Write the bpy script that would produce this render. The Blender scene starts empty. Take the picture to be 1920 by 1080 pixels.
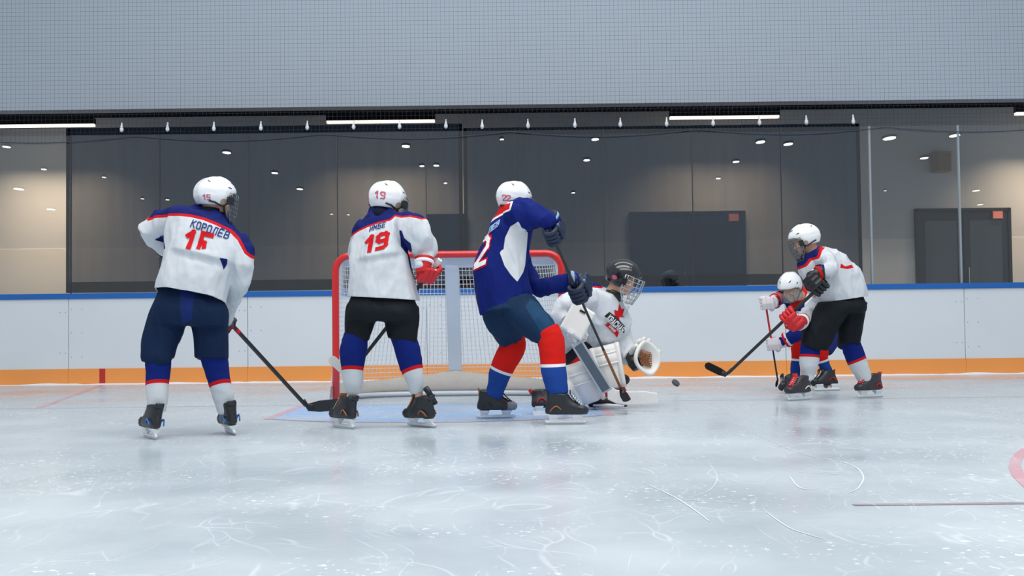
import bpy, bmesh, math, random
import numpy as np
from mathutils import Vector, Matrix, noise
from mathutils.bvhtree import BVHTree
random.seed(7)
D = bpy.data; COL = bpy.context.scene.collection; SC = bpy.context.scene

# ------------------------------------------------------------------ camera
F_PX = 2133.0; CAM_H = 0.646
cam_d = D.cameras.new('camera'); cam = D.objects.new('camera', cam_d); COL.objects.link(cam)
cam_d.sensor_width = 36.0; cam_d.lens = 36.0 * F_PX / 1920.0; cam_d.clip_end = 300
PITCH = math.atan(70.0 / F_PX); ROLL = -math.atan(0.0118)
RM = Matrix.Rotation(math.pi / 2 + PITCH, 3, 'X') @ Matrix.Rotation(ROLL, 3, 'Z')
cam.location = (0, 0, CAM_H); cam.rotation_euler = RM.to_euler()
SC.camera = cam
CO = Vector((0, 0, CAM_H))

# ------------------------------------------------------------------ world, lights, exposure
SC.view_settings.view_transform = 'Standard'; SC.view_settings.look = 'None'
SC.view_settings.exposure = 0.0; SC.view_settings.gamma = 1.0
SC.view_settings.use_curve_mapping = False
w = D.worlds.new('arena_air'); SC.world = w; w.use_nodes = True
bg = w.node_tree.nodes['Background']; bg.inputs[0].default_value = (0.85, 0.925, 1.0, 1); bg.inputs[1].default_value = 0.53

def area(name, loc, sx, sy, power, col, rot=(0, 0, 0)):
    l = D.lights.new(name, 'AREA'); l.shape = 'RECTANGLE'; l.size = sx; l.size_y = sy
    l.energy = power; l.color = col
    o = D.objects.new(name, l); COL.objects.link(o); o.location = loc; o.rotation_euler = rot
    return o
area('arena_light', (0, 5.0, 9.0), 11, 2.2, 520, (1.0, 0.985, 0.96))
area('arena_light', (1, 0.5, 9.0), 11, 2.2, 520, (1.0, 0.985, 0.96))
area('arena_light', (1, 10.0, 9.0), 11, 1.6, 250, (1.0, 0.985, 0.96))

# ------------------------------------------------------------------ pixel helpers
def P(px, py, d):
    """world point seen at a photo pixel, at distance d along the rink"""
    v = RM @ Vector((px - 960.0, 540.0 - py, -F_PX))
    return CO + v * (d / v.y)
def G(px, py, z=0.0):
    v = RM @ Vector((px - 960.0, 540.0 - py, -F_PX))
    return CO + v * ((z - CAM_H) / v.z)

def srgb(r, g, b):
    f = lambda c: (c / 255 / 12.92) if c / 255 <= 0.04045 else ((c / 255 + 0.055) / 1.055) ** 2.4
    return (f(r), f(g), f(b), 1.0)

# ------------------------------------------------------------------ materials
MATS = {}
def mat(name, col, rough=0.6, metal=0.0, bump=0.0, bscale=60.0, var=0.0, vscale=6.0, spec=0.5, coat=0.0, emis=None, estr=0.0, layers=(), alpha=1.0):
    """procedural principled material; layers = [(attribute, threshold, colour)] are dyed patterns of the cloth"""
    if name in MATS: return MATS[name]
    m = D.materials.new(name); m.use_nodes = True; nt = m.node_tree; N = nt.nodes; L = nt.links
    b = N['Principled BSDF']; b.inputs['Roughness'].default_value = rough; b.inputs['Metallic'].default_value = metal
    b.inputs['Specular IOR Level'].default_value = spec if rough < .7 else min(spec, .18); b.inputs['Coat Weight'].default_value = coat
    tc = N.new('ShaderNodeTexCoord')
    rgb = N.new('ShaderNodeRGB'); rgb.outputs[0].default_value = col; cur = rgb.outputs[0]
    for at, th, c2 in layers:
        a = N.new('ShaderNodeAttribute'); a.attribute_name = at
        mr = N.new('ShaderNodeMapRange'); mr.inputs['From Min'].default_value = th - .0012; mr.inputs['From Max'].default_value = th + .0012
        L.new(a.outputs['Fac'], mr.inputs['Value'])
        mx = N.new('ShaderNodeMix'); mx.data_type = 'RGBA'; mx.inputs[7].default_value = c2
        L.new(mr.outputs[0], mx.inputs[0]); L.new(cur, mx.inputs[6]); cur = mx.outputs[2]
    if var > 0:
        n = N.new('ShaderNodeTexNoise'); n.inputs['Scale'].default_value = vscale; n.inputs['Detail'].default_value = 5
        L.new(tc.outputs['Object'], n.inputs['Vector'])
        mr = N.new('ShaderNodeMapRange'); mr.inputs['To Min'].default_value = 1 - var; mr.inputs['To Max'].default_value = 1 + var
        L.new(n.outputs['Fac'], mr.inputs['Value'])
        hs = N.new('ShaderNodeHueSaturation'); L.new(cur, hs.inputs['Color']); L.new(mr.outputs[0], hs.inputs['Value']); cur = hs.outputs[0]
    L.new(cur, b.inputs['Base Color'])
    if bump > 0:
        n = N.new('ShaderNodeTexNoise'); n.inputs['Scale'].default_value = bscale; n.inputs['Detail'].default_value = 4
        L.new(tc.outputs['Object'], n.inputs['Vector'])
        bp = N.new('ShaderNodeBump'); bp.inputs['Strength'].default_value = bump; bp.inputs['Distance'].default_value = 0.01
        L.new(n.outputs['Fac'], bp.inputs['Height']); L.new(bp.outputs[0], b.inputs['Normal'])
    if emis: b.inputs['Emission Color'].default_value = emis; b.inputs['Emission Strength'].default_value = estr
    MATS[name] = m; return m

def glassmat(name, tint, refl, rough=0.0):
    m = D.materials.new(name); m.use_nodes = True; nt = m.node_tree; N = nt.nodes; L = nt.links
    N.remove(N['Principled BSDF'])
    t = N.new('ShaderNodeBsdfTransparent'); t.inputs[0].default_value = tint
    g = N.new('ShaderNodeBsdfGlossy'); g.inputs['Roughness'].default_value = rough
    mx = N.new('ShaderNodeMixShader'); mx.inputs[0].default_value = refl
    L.new(t.outputs[0], mx.inputs[1]); L.new(g.outputs[0], mx.inputs[2]); L.new(mx.outputs[0], N['Material Output'].inputs[0])
    MATS[name] = m; return m
def sheermat(name, col, op):
    m = D.materials.new(name); m.use_nodes = True; nt = m.node_tree; N = nt.nodes; L = nt.links
    N.remove(N['Principled BSDF'])
    t = N.new('ShaderNodeBsdfTransparent'); d = N.new('ShaderNodeBsdfDiffuse'); d.inputs[0].default_value = col
    tc = N.new('ShaderNodeTexCoord'); mp = N.new('ShaderNodeMapping'); mp.inputs['Scale'].default_value = (6, 1, .35)
    n = N.new('ShaderNodeTexNoise'); n.inputs['Scale'].default_value = 1.5; n.inputs['Detail'].default_value = 3
    L.new(tc.outputs['Object'], mp.inputs[0]); L.new(mp.outputs[0], n.inputs['Vector'])
    mr = N.new('ShaderNodeMapRange'); mr.inputs['To Min'].default_value = op - .05; mr.inputs['To Max'].default_value = op + .05
    L.new(n.outputs['Fac'], mr.inputs['Value'])
    mx = N.new('ShaderNodeMixShader'); L.new(mr.outputs[0], mx.inputs[0])
    L.new(t.outputs[0], mx.inputs[1]); L.new(d.outputs[0], mx.inputs[2]); L.new(mx.outputs[0], N['Material Output'].inputs[0])
    MATS[name] = m; return m

# ------------------------------------------------------------------ mesh builder
class MB:
    def __init__(s): s.v = []; s.f = []
    def add(s, v, f):
        k = len(s.v); s.v += [Vector(p) for p in v]; s.f += [tuple(i + k for i in q) for q in f]; return s
    def box(s, lo, hi, M=None):
        x0, y0, z0 = lo; x1, y1, z1 = hi
        v = [(x0,y0,z0),(x1,y0,z0),(x1,y1,z0),(x0,y1,z0),(x0,y0,z1),(x1,y0,z1),(x1,y1,z1),(x0,y1,z1)]
        if M: v = [M @ Vector(p) for p in v]
        return s.add(v, [(0,3,2,1),(4,5,6,7),(0,1,5,4),(1,2,6,5),(2,3,7,6),(3,0,4,7)])
    def rings(s, R, cap=True, closed=False):
        n = len(R[0]); k = len(s.v)
        for r in R: s.v += [Vector(p) for p in r]
        m = len(R)
        for i in range(m if closed else m - 1):
            i2 = (i + 1) % m
            for j in range(n):
                s.f.append((k+i*n+j, k+i*n+(j+1)%n, k+i2*n+(j+1)%n, k+i2*n+j))
        if cap and not closed:
            s.f.append(tuple(k + j for j in reversed(range(n)))); s.f.append(tuple(k + (m-1)*n + j for j in range(n)))
        return s
    def tube(s, pts, r, n=10, closed=False, flat=None, cap=True):
        """round tube through points; r number or list; flat = (direction, factor) squashes it"""
        pts = [Vector(p) for p in pts]; m = len(pts); R = []
        rs = r if isinstance(r, (list, tuple)) else [r] * m
        ref = None
        for i, p in enumerate(pts):
            a = pts[(i-1) % m] if (closed or i > 0) else p
            c = pts[(i+1) % m] if (closed or i < m-1) else p
            t = (c - a).normalized()
            if ref is None: ref = t.orthogonal().normalized()
            u = (ref - t * ref.dot(t)).normalized(); ref = u; v = t.cross(u)
            R.append([p + (u * math.cos(q) + v * math.sin(q)) * rs[i] for q in [2*math.pi*j/n for j in range(n)]])
        return s.rings(R, cap, closed)
    def ball(s, c, r, M=None, n=14, m=9):
        """ellipsoid, r = (rx,ry,rz) in frame M (3x3)"""
        c = Vector(c); R = []
        M = M or Matrix.Identity(3)
        if not isinstance(r, (list, tuple)): r = (r, r, r)
        for i in range(m + 1):
            ph = -math.pi/2 + math.pi * (i + .0) / m; ph = max(min(ph, math.pi/2 - .05), -math.pi/2 + .05)
            R.append([c + M @ Vector((r[0]*math.cos(ph)*math.cos(t), r[1]*math.cos(ph)*math.sin(t), r[2]*math.sin(ph))) for t in [2*math.pi*j/n for j in range(n)]])
        return s.rings(R)
    def loft(s, secs, n=24, sub=4, power=2.0, ty=1.0):
        """secs: (L, R, ratio) opposite outline points of a limb or trunk and how deep it is for its width"""
        C = [(a + b) / 2 for a, b, r in secs]; A = [(b - a) / 2 for a, b, r in secs]; T = [a.length * q for a, (x, y, q) in zip(A, secs)]
        m = len(secs); cs, as_, ts = [], [], []
        def cr(Q, i, t):
            p0 = Q[max(i-1,0)]; p1 = Q[i]; p2 = Q[i+1]; p3 = Q[min(i+2,m-1)]
            return 0.5*((p1*2) + (p2-p0)*t + (p0*2-p1*5+p2*4-p3)*t*t + (p1*3-p0-p2*3+p3)*t*t*t)
        for i in range(m - 1):
            for k in range(sub):
                t = k / sub; cs.append(cr(C,i,t)); as_.append(cr(A,i,t)); ts.append(cr(T,i,t))
        cs.append(C[-1]); as_.append(A[-1]); ts.append(T[-1])
        R = []; pb = None
        for i, c in enumerate(cs):
            t = cs[min(i+1,len(cs)-1)] - cs[max(i-1,0)]; t.y *= ty; t.normalize(); a = as_[i]
            b = a.cross(t)
            if b.length < 1e-6: b = pb or Vector((0,1,0))
            b.normalize()
            if pb is None:
                if b.y < 0: b = -b
            elif b.dot(pb) < 0: b = -b
            pb = b; ring = []
            for j in range(n):
                q = 2*math.pi*j/n; cx, sx = math.cos(q), math.sin(q)
                e = 2.0 / power
                ring.append(c + a * (math.copysign(abs(cx)**e, cx)) + b * ts[i] * (math.copysign(abs(sx)**e, sx)))
            R.append(ring)
        return s.rings(R)
    def grid(s, pts, nu, nv, closed_u=False):
        k = len(s.v); s.v += [Vector(p) for p in pts]
        for i in range(nu - (0 if closed_u else 1)):
            for j in range(nv - 1):
                i2 = (i + 1) % nu
                s.f.append((k+i*nv+j, k+i2*nv+j, k+i2*nv+j+1, k+i*nv+j+1))
        return s
    def mesh(s, name):
        me = D.meshes.new(name); me.from_pydata([tuple(p) for p in s.v], [], s.f); me.update()
        bm = bmesh.new(); bm.from_mesh(me); bmesh.ops.recalc_face_normals(bm, faces=bm.faces); bm.to_mesh(me); bm.free()
        return me

def link(name, me, m, parent=None, smooth=True, **props):
    o = D.objects.new(name, me); COL.objects.link(o)
    if m: me.materials.append(m)
    if smooth: me.polygons.foreach_set('use_smooth', [True] * len(me.polygons))
    if parent: o.parent = parent
    for k, v in props.items(): o[k] = v
    return o
def obj(name, mb, m, parent=None, smooth=False, bevel=0.0, **props):
    o = link(name, mb.mesh(name), m, parent, smooth, **props)
    if bevel:
        b = o.modifiers.new('bevel', 'BEVEL'); b.width = bevel; b.segments = 2; b.limit_method = 'ANGLE'
    return o
def empty(name, loc=(0,0,0), **props):
    """top-level thing; parts are modelled in world space and re-based on it"""
    o = D.objects.new(name, None); COL.objects.link(o); o.location = loc; o.empty_display_size = .1
    for k, v in props.items(): o[k] = v
    return o
def rebase(root):
    inv = Matrix.Translation(-Vector(root.location))
    for ch in root.children: ch.matrix_parent_inverse = inv

def fuse(name, mb, m, parent=None, voxel=0.009, smooth=4, wrinkle=0.0, wdir=(9,9,3.5), cuts=(), fields=None, thick=0.0, folds=(), **props):
    """grow one continuous skin over all lofts of mb (voxel union), relax it, fold it, trim it"""
    tmp = D.objects.new('tmp', mb.mesh('tmp')); COL.objects.link(tmp)
    r = tmp.modifiers.new('r', 'REMESH'); r.mode = 'VOXEL'; r.voxel_size = voxel; r.use_smooth_shade = True
    if smooth:
        s = tmp.modifiers.new('s', 'SMOOTH'); s.factor = 0.5; s.iterations = smooth
    dg = bpy.context.evaluated_depsgraph_get()
    me = D.meshes.new_from_object(tmp.evaluated_get(dg)); me.name = name
    D.objects.remove(tmp)
    if wrinkle:
        nrm = [Vector(v.normal) for v in me.vertices]; cos = []
        for v, n in zip(me.vertices, nrm):
            p = v.co; q = Vector((p.x*wdir[0], p.y*wdir[1], p.z*wdir[2]))
            w1 = noise.noise(q + Vector((3.1, 0, 7))); w2 = noise.noise(q * 2.3 + Vector((w1*2, 5, 0)))
            f = (1 - abs(w1) * 2.2) * .65 + w2 * .4 + noise.noise(q * 5) * .15
            cos += list(p + n * (wrinkle * (f - .3)))
        me.vertices.foreach_set('co', cos); me.update()
    for fn, x0, x1, amp in folds:          # a slack fold of cloth hanging over a crease on the back
        n = len(me.vertices); co = np.empty(n*3); me.vertices.foreach_get('co', co); co = co.reshape(-1, 3)
        nv = np.array([tuple(v.normal) for v in me.vertices]); h = fn(co)
        e = np.where(h > 0, np.exp(-(h/.045)**2), np.exp(-(h/.010)**2)) - .45*np.exp(-((h+.03)/.02)**2)
        t = np.clip((co[:, 0] - x0)/(x1 - x0), 0, 1); e = e*np.sin(np.pi*t)**.6*(nv[:, 1] < .2)
        co = co + nv*(amp*e)[:, None]; me.vertices.foreach_set('co', co.ravel()); me.update()
    if cuts:
        bm = bmesh.new(); bm.from_mesh(me)
        for (pt, nr, cen, rad, tt, lo, hi, keep) in cuts:
            fs = []
            for f in bm.faces:
                q = f.calc_center_median() - cen
                if q.length < rad and lo < q.dot(tt) < hi and not any((cen + q - kp).length < kr for kp, kr in keep): fs.append(f)
            geo = fs + list({e for f in fs for e in f.edges}) + list({v for f in fs for v in f.verts})
            bmesh.ops.bisect_plane(bm, geom=geo, plane_co=pt, plane_no=nr, clear_outer=True)
        bm.to_mesh(me); bm.free()
    if fields:
        n = len(me.vertices); co = np.empty(n * 3); me.vertices.foreach_get('co', co); co = co.reshape(-1, 3)
        for k, fn in fields.items():
            a = me.attributes.new(k, 'FLOAT', 'POINT'); a.data.foreach_set('value', fn(co).astype(np.float32))
    me.materials.clear()
    o = link(name, me, m, parent, True, **props)
    if thick:
        s = o.modifiers.new('cloth_thickness', 'SOLIDIFY'); s.thickness = thick; s.offset = -1
    return o

# fields for dyed patterns -------------------------------------------------
def f_poly(pts, d, y0=-1e9, y1=1e9):
    """signed distance (positive inside) to an outline drawn across the garment"""
    Q = np.array([[P(x, y, d).x, P(x, y, d).z] for x, y in pts])
    def fn(co):
        p = co[:, [0, 2]]; best = np.full(len(p), 1e9); ins = np.zeros(len(p), bool)
        for i in range(len(Q)):
            a = Q[i]; b = Q[(i + 1) % len(Q)]; ab = b - a
            t = np.clip(((p - a) @ ab) / (ab @ ab), 0, 1); dd = np.linalg.norm(p - (a + t[:, None] * ab), axis=1); best = np.minimum(best, dd)
            c = (a[1] > p[:, 1]) != (b[1] > p[:, 1])
            with np.errstate(divide='ignore', invalid='ignore'):
                xx = (b[0]-a[0]) * (p[:, 1]-a[1]) / (b[1]-a[1] + 1e-12) + a[0]
            ins ^= c & (p[:, 0] < xx)
        s = np.where(ins, best, -best)
        s = np.where((co[:, 1] < y0) | (co[:, 1] > y1), -1, s)
        return s
    return fn
def f_line(x0, y0, x1, y1, d, k=0.0):
    """height above a line across the limb; k tilts the band towards the viewer's side"""
    a = P(x0, y0, d); b = P(x1, y1, d); t = (b - a); t.y = 0; t.normalize(); n = Vector((-t.z, 0, t.x))
    if n.z < 0: n = -n
    def fn(co): return (co[:,0]-a.x)*n.x + (co[:,2]-a.z)*n.z + k*(co[:,1]-d)
    return fn

# lettering ----------------------------------------------------------------
GL = {
 'ь': [[(.64,.97),(0,1),(0,.14)],[(0,.5),(.3,.42),(.36,.22)]],
 '1': [[(.05,.72),(.32,1),(.32,0)]], '2': [[(0,.78),(0,.88),(.14,1),(.46,1),(.6,.88),(.6,.62),(0,.08),(0,0),(.6,0)]],
 '5': [[(.6,1),(0,1),(0,.52),(.46,.52),(.6,.4),(.6,.12),(.46,0),(0,0)]],
 '9': [[(.6,.5),(.14,.5),(0,.62),(0,.88),(.14,1),(.46,1),(.6,.88),(.6,.12),(.46,0),(.05,0)]],
 '6': [[(.55,1),(.14,1),(0,.88),(0,.12),(.14,0),(.46,0),(.6,.12),(.6,.4),(.46,.52),(0,.52)]],
 'К': [[(0,0),(0,1)],[(.6,1),(0,.48)],[(.15,.58),(.6,0)]], 'О': [[(.14,0),(0,.14),(0,.86),(.14,1),(.46,1),(.6,.86),(.6,.14),(.46,0),(.14,0)]],
 'Р': [[(0,0),(0,1),(.46,1),(.6,.88),(.6,.58),(.46,.46),(0,.46)]], 'Л': [[(0,0),(.12,.1),(.16,1),(.6,1),(.6,0)]],
 'Е': [[(.58,1),(0,1),(0,0),(.58,0)],[(0,.5),(.5,.5)]], 'Ё': [[(.58,1),(0,1),(0,0),(.58,0)],[(0,.5),(.5,.5)],[(.12,1.2),(.2,1.2)],[(.4,1.2),(.48,1.2)]],
 'В': [[(0,.5),(0,1),(.42,1),(.55,.88),(.55,.62),(.42,.5),(0,.5),(0,0),(.46,0),(.6,.12),(.6,.38),(.46,.5)]],
 'М': [[(0,0),(0,1),(.3,.45),(.6,1),(.6,0)]], 'Б': [[(.55,1),(0,1),(0,0),(.46,0),(.6,.12),(.6,.42),(.46,.55),(0,.55)]],
 'И': [[(0,1),(0,0),(.6,1),(.6,0)]], 'С': [[(.6,.86),(.46,1),(.14,1),(0,.86),(0,.14),(.14,0),(.46,0),(.6,.14)]],
 'Н': [[(0,0),(0,1)],[(.6,0),(.6,1)],[(0,.5),(.6,.5)]], 'А': [[(0,0),(.3,1),(.6,0)],[(.12,.34),(.48,.34)]],
 'Я': [[(.6,0),(.6,1),(.14,1),(0,.88),(0,.6),(.14,.48),(.6,.48)],[(.3,.48),(0,0)]], ' ': []}
def lettering(name, text, W, m, parent, wid=.16, ymin=-9, gap=.85, step=.12):
    """W(u, v) -> point on the surface (u along text in letter heights) or None"""
    mb = MB(); x = 0
    for ch in text:
        for st in GL[ch]:
            for (ax, ay), (bx, by) in zip(st, st[1:]):
                a = Vector((ax + x, ay)); b = Vector((bx + x, by)); t = (b - a).normalized(); nn = Vector((-t.y, t.x))
                a2 = a - t * wid / 2; b2 = b + t * wid / 2; k = max(1, int((b2 - a2).length / step)); rows = []
                for i in range(k + 1):
                    c = a2.lerp(b2, i / k); row = []
                    for q in (-.5, 0, .5):
                        z = c + nn * q * wid
                        row.append(W(z.x, z.y) if z.y >= ymin else None)
                    rows.append(row)
                for i in range(k):
                    for j in (0, 1):
                        q = [rows[i][j], rows[i+1][j], rows[i+1][j+1], rows[i][j+1]]
                        if all(p is not None for p in q): mb.add(q, [(0,1,2,3)])
        x += gap
    if not mb.v: return None
    me = D.meshes.new(name); me.from_pydata([tuple(p) for p in mb.v], [], mb.f); me.update()
    return link(name, me, m, parent, True)
def surf_map(o, x0, y0, ux, uy, vx, vy, d, off=.004):
    """lay flat artwork on a garment: origin, one unit along, one unit up, all as photo pixels"""
    o0 = P(x0, y0, d); U = P(x0+ux, y0+uy, d) - o0; V = P(x0+vx, y0+vy, d) - o0
    dg = bpy.context.evaluated_depsgraph_get(); dg.update()
    bv = BVHTree.FromObject(o, dg) if False else BVHTree.FromPolygons([v.co for v in o.data.vertices], [p.vertices for p in o.data.polygons])
    def W(u, v):
        p = o0 + U * u + V * v
        h = bv.ray_cast(Vector((p.x, p.y - 1.2, p.z)), Vector((0, 1, 0)))
        if h[0] is None: return None
        return h[0] + Vector((0, -1, 0)) * off * .7 + h[1].normalized() * off * (.6 if h[1].y < 0 else -.6)
    return W
def patch(name, poly, W, m, parent):
    bm = bmesh.new(); vs = [bm.verts.new((x, y, 0)) for x, y in poly]; bm.faces.new(vs)
    bmesh.ops.triangulate(bm, faces=bm.faces[:]); bmesh.ops.subdivide_edges(bm, edges=bm.edges[:], cuts=5, use_grid_fill=True)
    bad = []
    for v in bm.verts:
        q = W(v.co.x, v.co.y)
        if q is None: bad.append(v)
        else: v.co = q
    bmesh.ops.delete(bm, geom=bad, context='VERTS')
    me = D.meshes.new(name); bm.to_mesh(me); bm.free()
    return link(name, me, m, parent, True)

# ------------------------------------------------------------------ palette
WHITE_J = srgb(208, 213, 219); NAVY = srgb(18, 30, 98); RED = srgb(205, 24, 30); ROYAL = srgb(14, 34, 112)
DKNAVY = srgb(22, 44, 82); BLACK = srgb(26, 30, 36)
m_skin = mat('skin', srgb(205, 158, 132), .5, bump=.05)
m_hair = mat('hair', srgb(70, 50, 38), .7)
m_eye = mat('eye_white', srgb(235, 235, 232), .2)
m_helm_w = mat('helmet_white', srgb(238, 241, 245), .22, coat=.4)
m_helm_k = mat('helmet_black', srgb(30, 32, 36), .2, coat=.5)
m_black = mat('black_plastic', srgb(24, 26, 30), .4)
m_rubber = mat('black_composite', srgb(34, 36, 42), .45, var=.1, vscale=30)
m_tape = mat('cloth_tape_black', srgb(30, 31, 34), .9, bump=.3, bscale=200)
m_tapew = mat('cloth_tape_white', srgb(225, 225, 222), .85, bump=.3, bscale=200)
m_wire = mat('cage_wire', srgb(190, 195, 200), .3, metal=.8)
m_wirek = mat('cage_wire_dark', srgb(120, 125, 130), .35, metal=.7)
m_visor = glassmat('visor_plastic', (.93, .95, .96, 1), .12)
m_bluek = mat('collar_navy', srgb(16, 22, 48), .85)
m_red = mat('red_leather', srgb(200, 26, 34), .5, bump=.1)
m_redcloth = mat('red_twill', srgb(205, 22, 30), .8)
m_bluecloth = mat('blue_twill', srgb(30, 62, 125), .8)
m_whitecloth = mat('white_twill', srgb(240, 240, 244), .8)
m_palecloth = mat('pale_blue_twill', srgb(150, 180, 215), .8)
m_pinkcloth = mat('pink_sticker', srgb(200, 90, 120), .6)
m_white = mat('white_leather', srgb(232, 230, 226), .5, bump=.1, var=.05)
m_navyg = mat('navy_leather', srgb(24, 40, 68), .5, bump=.1)
m_boot = mat('boot_leather', srgb(34, 38, 44), .35, bump=.08, var=.15, vscale=20)
m_bootg = mat('boot_grey_mesh', srgb(120, 128, 138), .5, bump=.3, bscale=300)
m_holder = mat('holder_plastic', srgb(232, 236, 240), .3)
m_steel = mat('blade_steel', srgb(190, 195, 200), .2, metal=1.0)
m_copper = mat('copper_trim', srgb(150, 92, 52), .4)
m_lace = mat('laces', srgb(225, 225, 225), .8)
m_blueacc = mat('blue_trim', srgb(40, 110, 190), .4)

# ------------------------------------------------------------------ setting: ice
def ice_material(name, tint=None, amt=0.0):
    m = D.materials.new(name); m.use_nodes = True; nt = m.node_tree; N = nt.nodes; L = nt.links; b = N['Principled BSDF']
    tc = N.new('ShaderNodeTexCoord'); V = tc.outputs['Object']
    def noise_(sc, det, vec=V, dist=0.0):
        n = N.new('ShaderNodeTexNoise'); n.inputs['Scale'].default_value = sc; n.inputs['Detail'].default_value = det; n.inputs['Distortion'].default_value = dist
        L.new(vec, n.inputs['Vector']); return n.outputs['Fac']
    def rng(x, a, bb, c=0.0, d=1.0):
        r = N.new('ShaderNodeMapRange'); r.inputs['From Min'].default_value = a; r.inputs['From Max'].default_value = bb
        r.inputs['To Min'].default_value = c; r.inputs['To Max'].default_value = d; L.new(x, r.inputs['Value']); return r.outputs[0]
    def math_(op, x, y):
        q = N.new('ShaderNodeMath'); q.operation = op
        for i, z in enumerate((x, y)):
            if isinstance(z, (int, float)): q.inputs[i].default_value = z
            else: L.new(z, q.inputs[i])
        return q.outputs[0]
    big = rng(noise_(.9, 4), .35, .65)
    mix = N.new('ShaderNodeMix'); mix.data_type = 'RGBA'; mix.inputs[6].default_value = srgb(182, 195, 204); mix.inputs[7].default_value = srgb(198, 208, 215); L.new(big, mix.inputs[0])
    cur = mix.outputs[2]
    # skate scratches: thin edges of stretched cells in several directions
    acc = None
    for k, (ang, sx, sy, sc) in enumerate([(.25, 1, .16, 2.6), (-.5, 1, .14, 3.4), (1.1, 1, .2, 2.2), (.7, 1, .1, 5.0)]):
        mp = N.new('ShaderNodeMapping'); mp.inputs['Rotation'].default_value = (0, 0, ang + 1.57); mp.inputs['Scale'].default_value = (sx, sy, 1); mp.inputs['Location'].default_value = (k*3.3, k*1.7, 0)
        L.new(V, mp.inputs[0])
        nz = N.new('ShaderNodeTexNoise'); nz.inputs['Scale'].default_value = .8; L.new(V, nz.inputs['Vector'])
        va = N.new('ShaderNodeVectorMath'); va.operation = 'ADD'; L.new(mp.outputs[0], va.inputs[0]); L.new(nz.outputs['Color'], va.inputs[1])
        vo = N.new('ShaderNodeTexVoronoi'); vo.feature = 'DISTANCE_TO_EDGE'; vo.inputs['Scale'].default_value = sc; L.new(va.outputs[0], vo.inputs['Vector'])
        e = rng(vo.outputs['Distance'], 0.0, .014, 1, 0)
        msk = rng(noise_(1.6 + k * .7, 3), .5, .62)
        s = math_('MULTIPLY', e, msk); acc = s if acc is None else math_('MAXIMUM', acc, s)
    flecks = rng(noise_(30, 3), .62, .68); fm = rng(noise_(1.3, 2), .48, .6); fl = math_('MULTIPLY', flecks, fm)
    snow = math_('MAXIMUM', math_('MULTIPLY', acc, .32), math_('MULTIPLY', fl, .9))
    if tint:
        mt = N.new('ShaderNodeMix'); mt.data_type = 'RGBA'; mt.inputs[7].default_value = tint
        L.new(rng(noise_(2.2, 4), .3, .6, amt * .55, amt), mt.inputs[0]); L.new(cur, mt.inputs[6]); cur = mt.outputs[2]
    m2 = N.new('ShaderNodeMix'); m2.data_type = 'RGBA'; m2.inputs[7].default_value = srgb(244, 248, 252); L.new(snow, m2.inputs[0]); L.new(cur, m2.inputs[6])
    L.new(m2.outputs[2], b.inputs['Base Color'])
    b.inputs['IOR'].default_value = 1.31; b.inputs['Specular IOR Level'].default_value = .45
    L.new(rng(math_('ADD', big, snow), 0, 1.2, .14, .40), b.inputs['Roughness'])
    bp = N.new('ShaderNodeBump'); bp.inputs['Strength'].default_value = .22; bp.inputs['Distance'].default_value = .01
    h = math_('ADD', math_('MULTIPLY', noise_(7, 5), .8), math_('MULTIPLY', snow, -.5)); L.new(h, bp.inputs['Height']); L.new(bp.outputs[0], b.inputs['Normal'])
    return m
m_ice = ice_material('rink_ice')
m_ice_blue = ice_material('ice_over_blue_paint', srgb(140, 186, 242), .75)
m_ice_red = ice_material('ice_over_red_paint', srgb(226, 120, 140), .6)
m_ice_pink = ice_material('ice_over_faded_red_paint', srgb(222, 150, 160), .12)
GX = -0.53; GY = 9.5; BY = 13.5
fl = obj('floor', MB().box((-13, -4, -.08), (13, BY + .02, 0)), m_ice, kind='structure')
def flat(name, polys, m, z, parent=fl):
    mb = MB()
    for p in polys: mb.add([(x, y, z) for x, y in p], [tuple(range(len(p)))])
    return obj(name, mb, m, parent)
arc = []
for i in range(25):
    x = -1.19 + 2.38 * i / 24; arc.append((GX + x, GY - math.sqrt(max(0, 1.8**2 - x*x))))
R_ = 1.8
flat('goal_crease_paint', [[(GX-1.19, GY)] + arc + [(GX+1.19, GY)]], m_ice_blue, .0012)
ln = []
for (a, b) in zip(arc, arc[1:]):
    ln.append([a, b, (b[0], b[1]-.05), (a[0], a[1]-.05)])
for sx in (-1, 1):
    x = GX + sx*1.22; ln.append([(x-.03, GY), (x-.03, arc[0][1]-.05), (x+.03, arc[0][1]-.05), (x+.03, GY)])
flat('goal_crease_line', ln, m_ice_red, .0016)
flat('goal_line', [[(-13, GY+.0), (13, GY+.0), (13, GY+.05), (-13, GY+.05)]], m_ice_pink, .0008)
for sx in (-1,):
    a = (GX + sx*3.45, GY+.05); b = (GX + sx*4.33, BY - .01)
    flat('trapezoid_line', [[(a[0]-.03, a[1]), (a[0]+.03, a[1]), (b[0]+.03, b[1]), (b[0]-.03, b[1])]], m_ice_red, .0012)
cx, cy, r = 6.33, 3.25, 4.47; cp = []
for i in range(96):
    t0, t1 = 2*math.pi*i/96, 2*math.pi*(i+1)/96
    cp.append([(cx + q*math.cos(t), cy + q*math.sin(t)) for q, t in ((r, t0), (r, t1), (r+.05, t1), (r+.05, t0))])
flat('faceoff_circle_line', cp, m_ice_red, .0016)
flat('faceoff_hash_mark', [[(1.19, 4.0), (1.86, 4.0), (1.86, 4.04), (1.19, 4.04)]], ice_material('ice_over_worn_line', srgb(150, 104, 114), .75), .0016)
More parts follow.
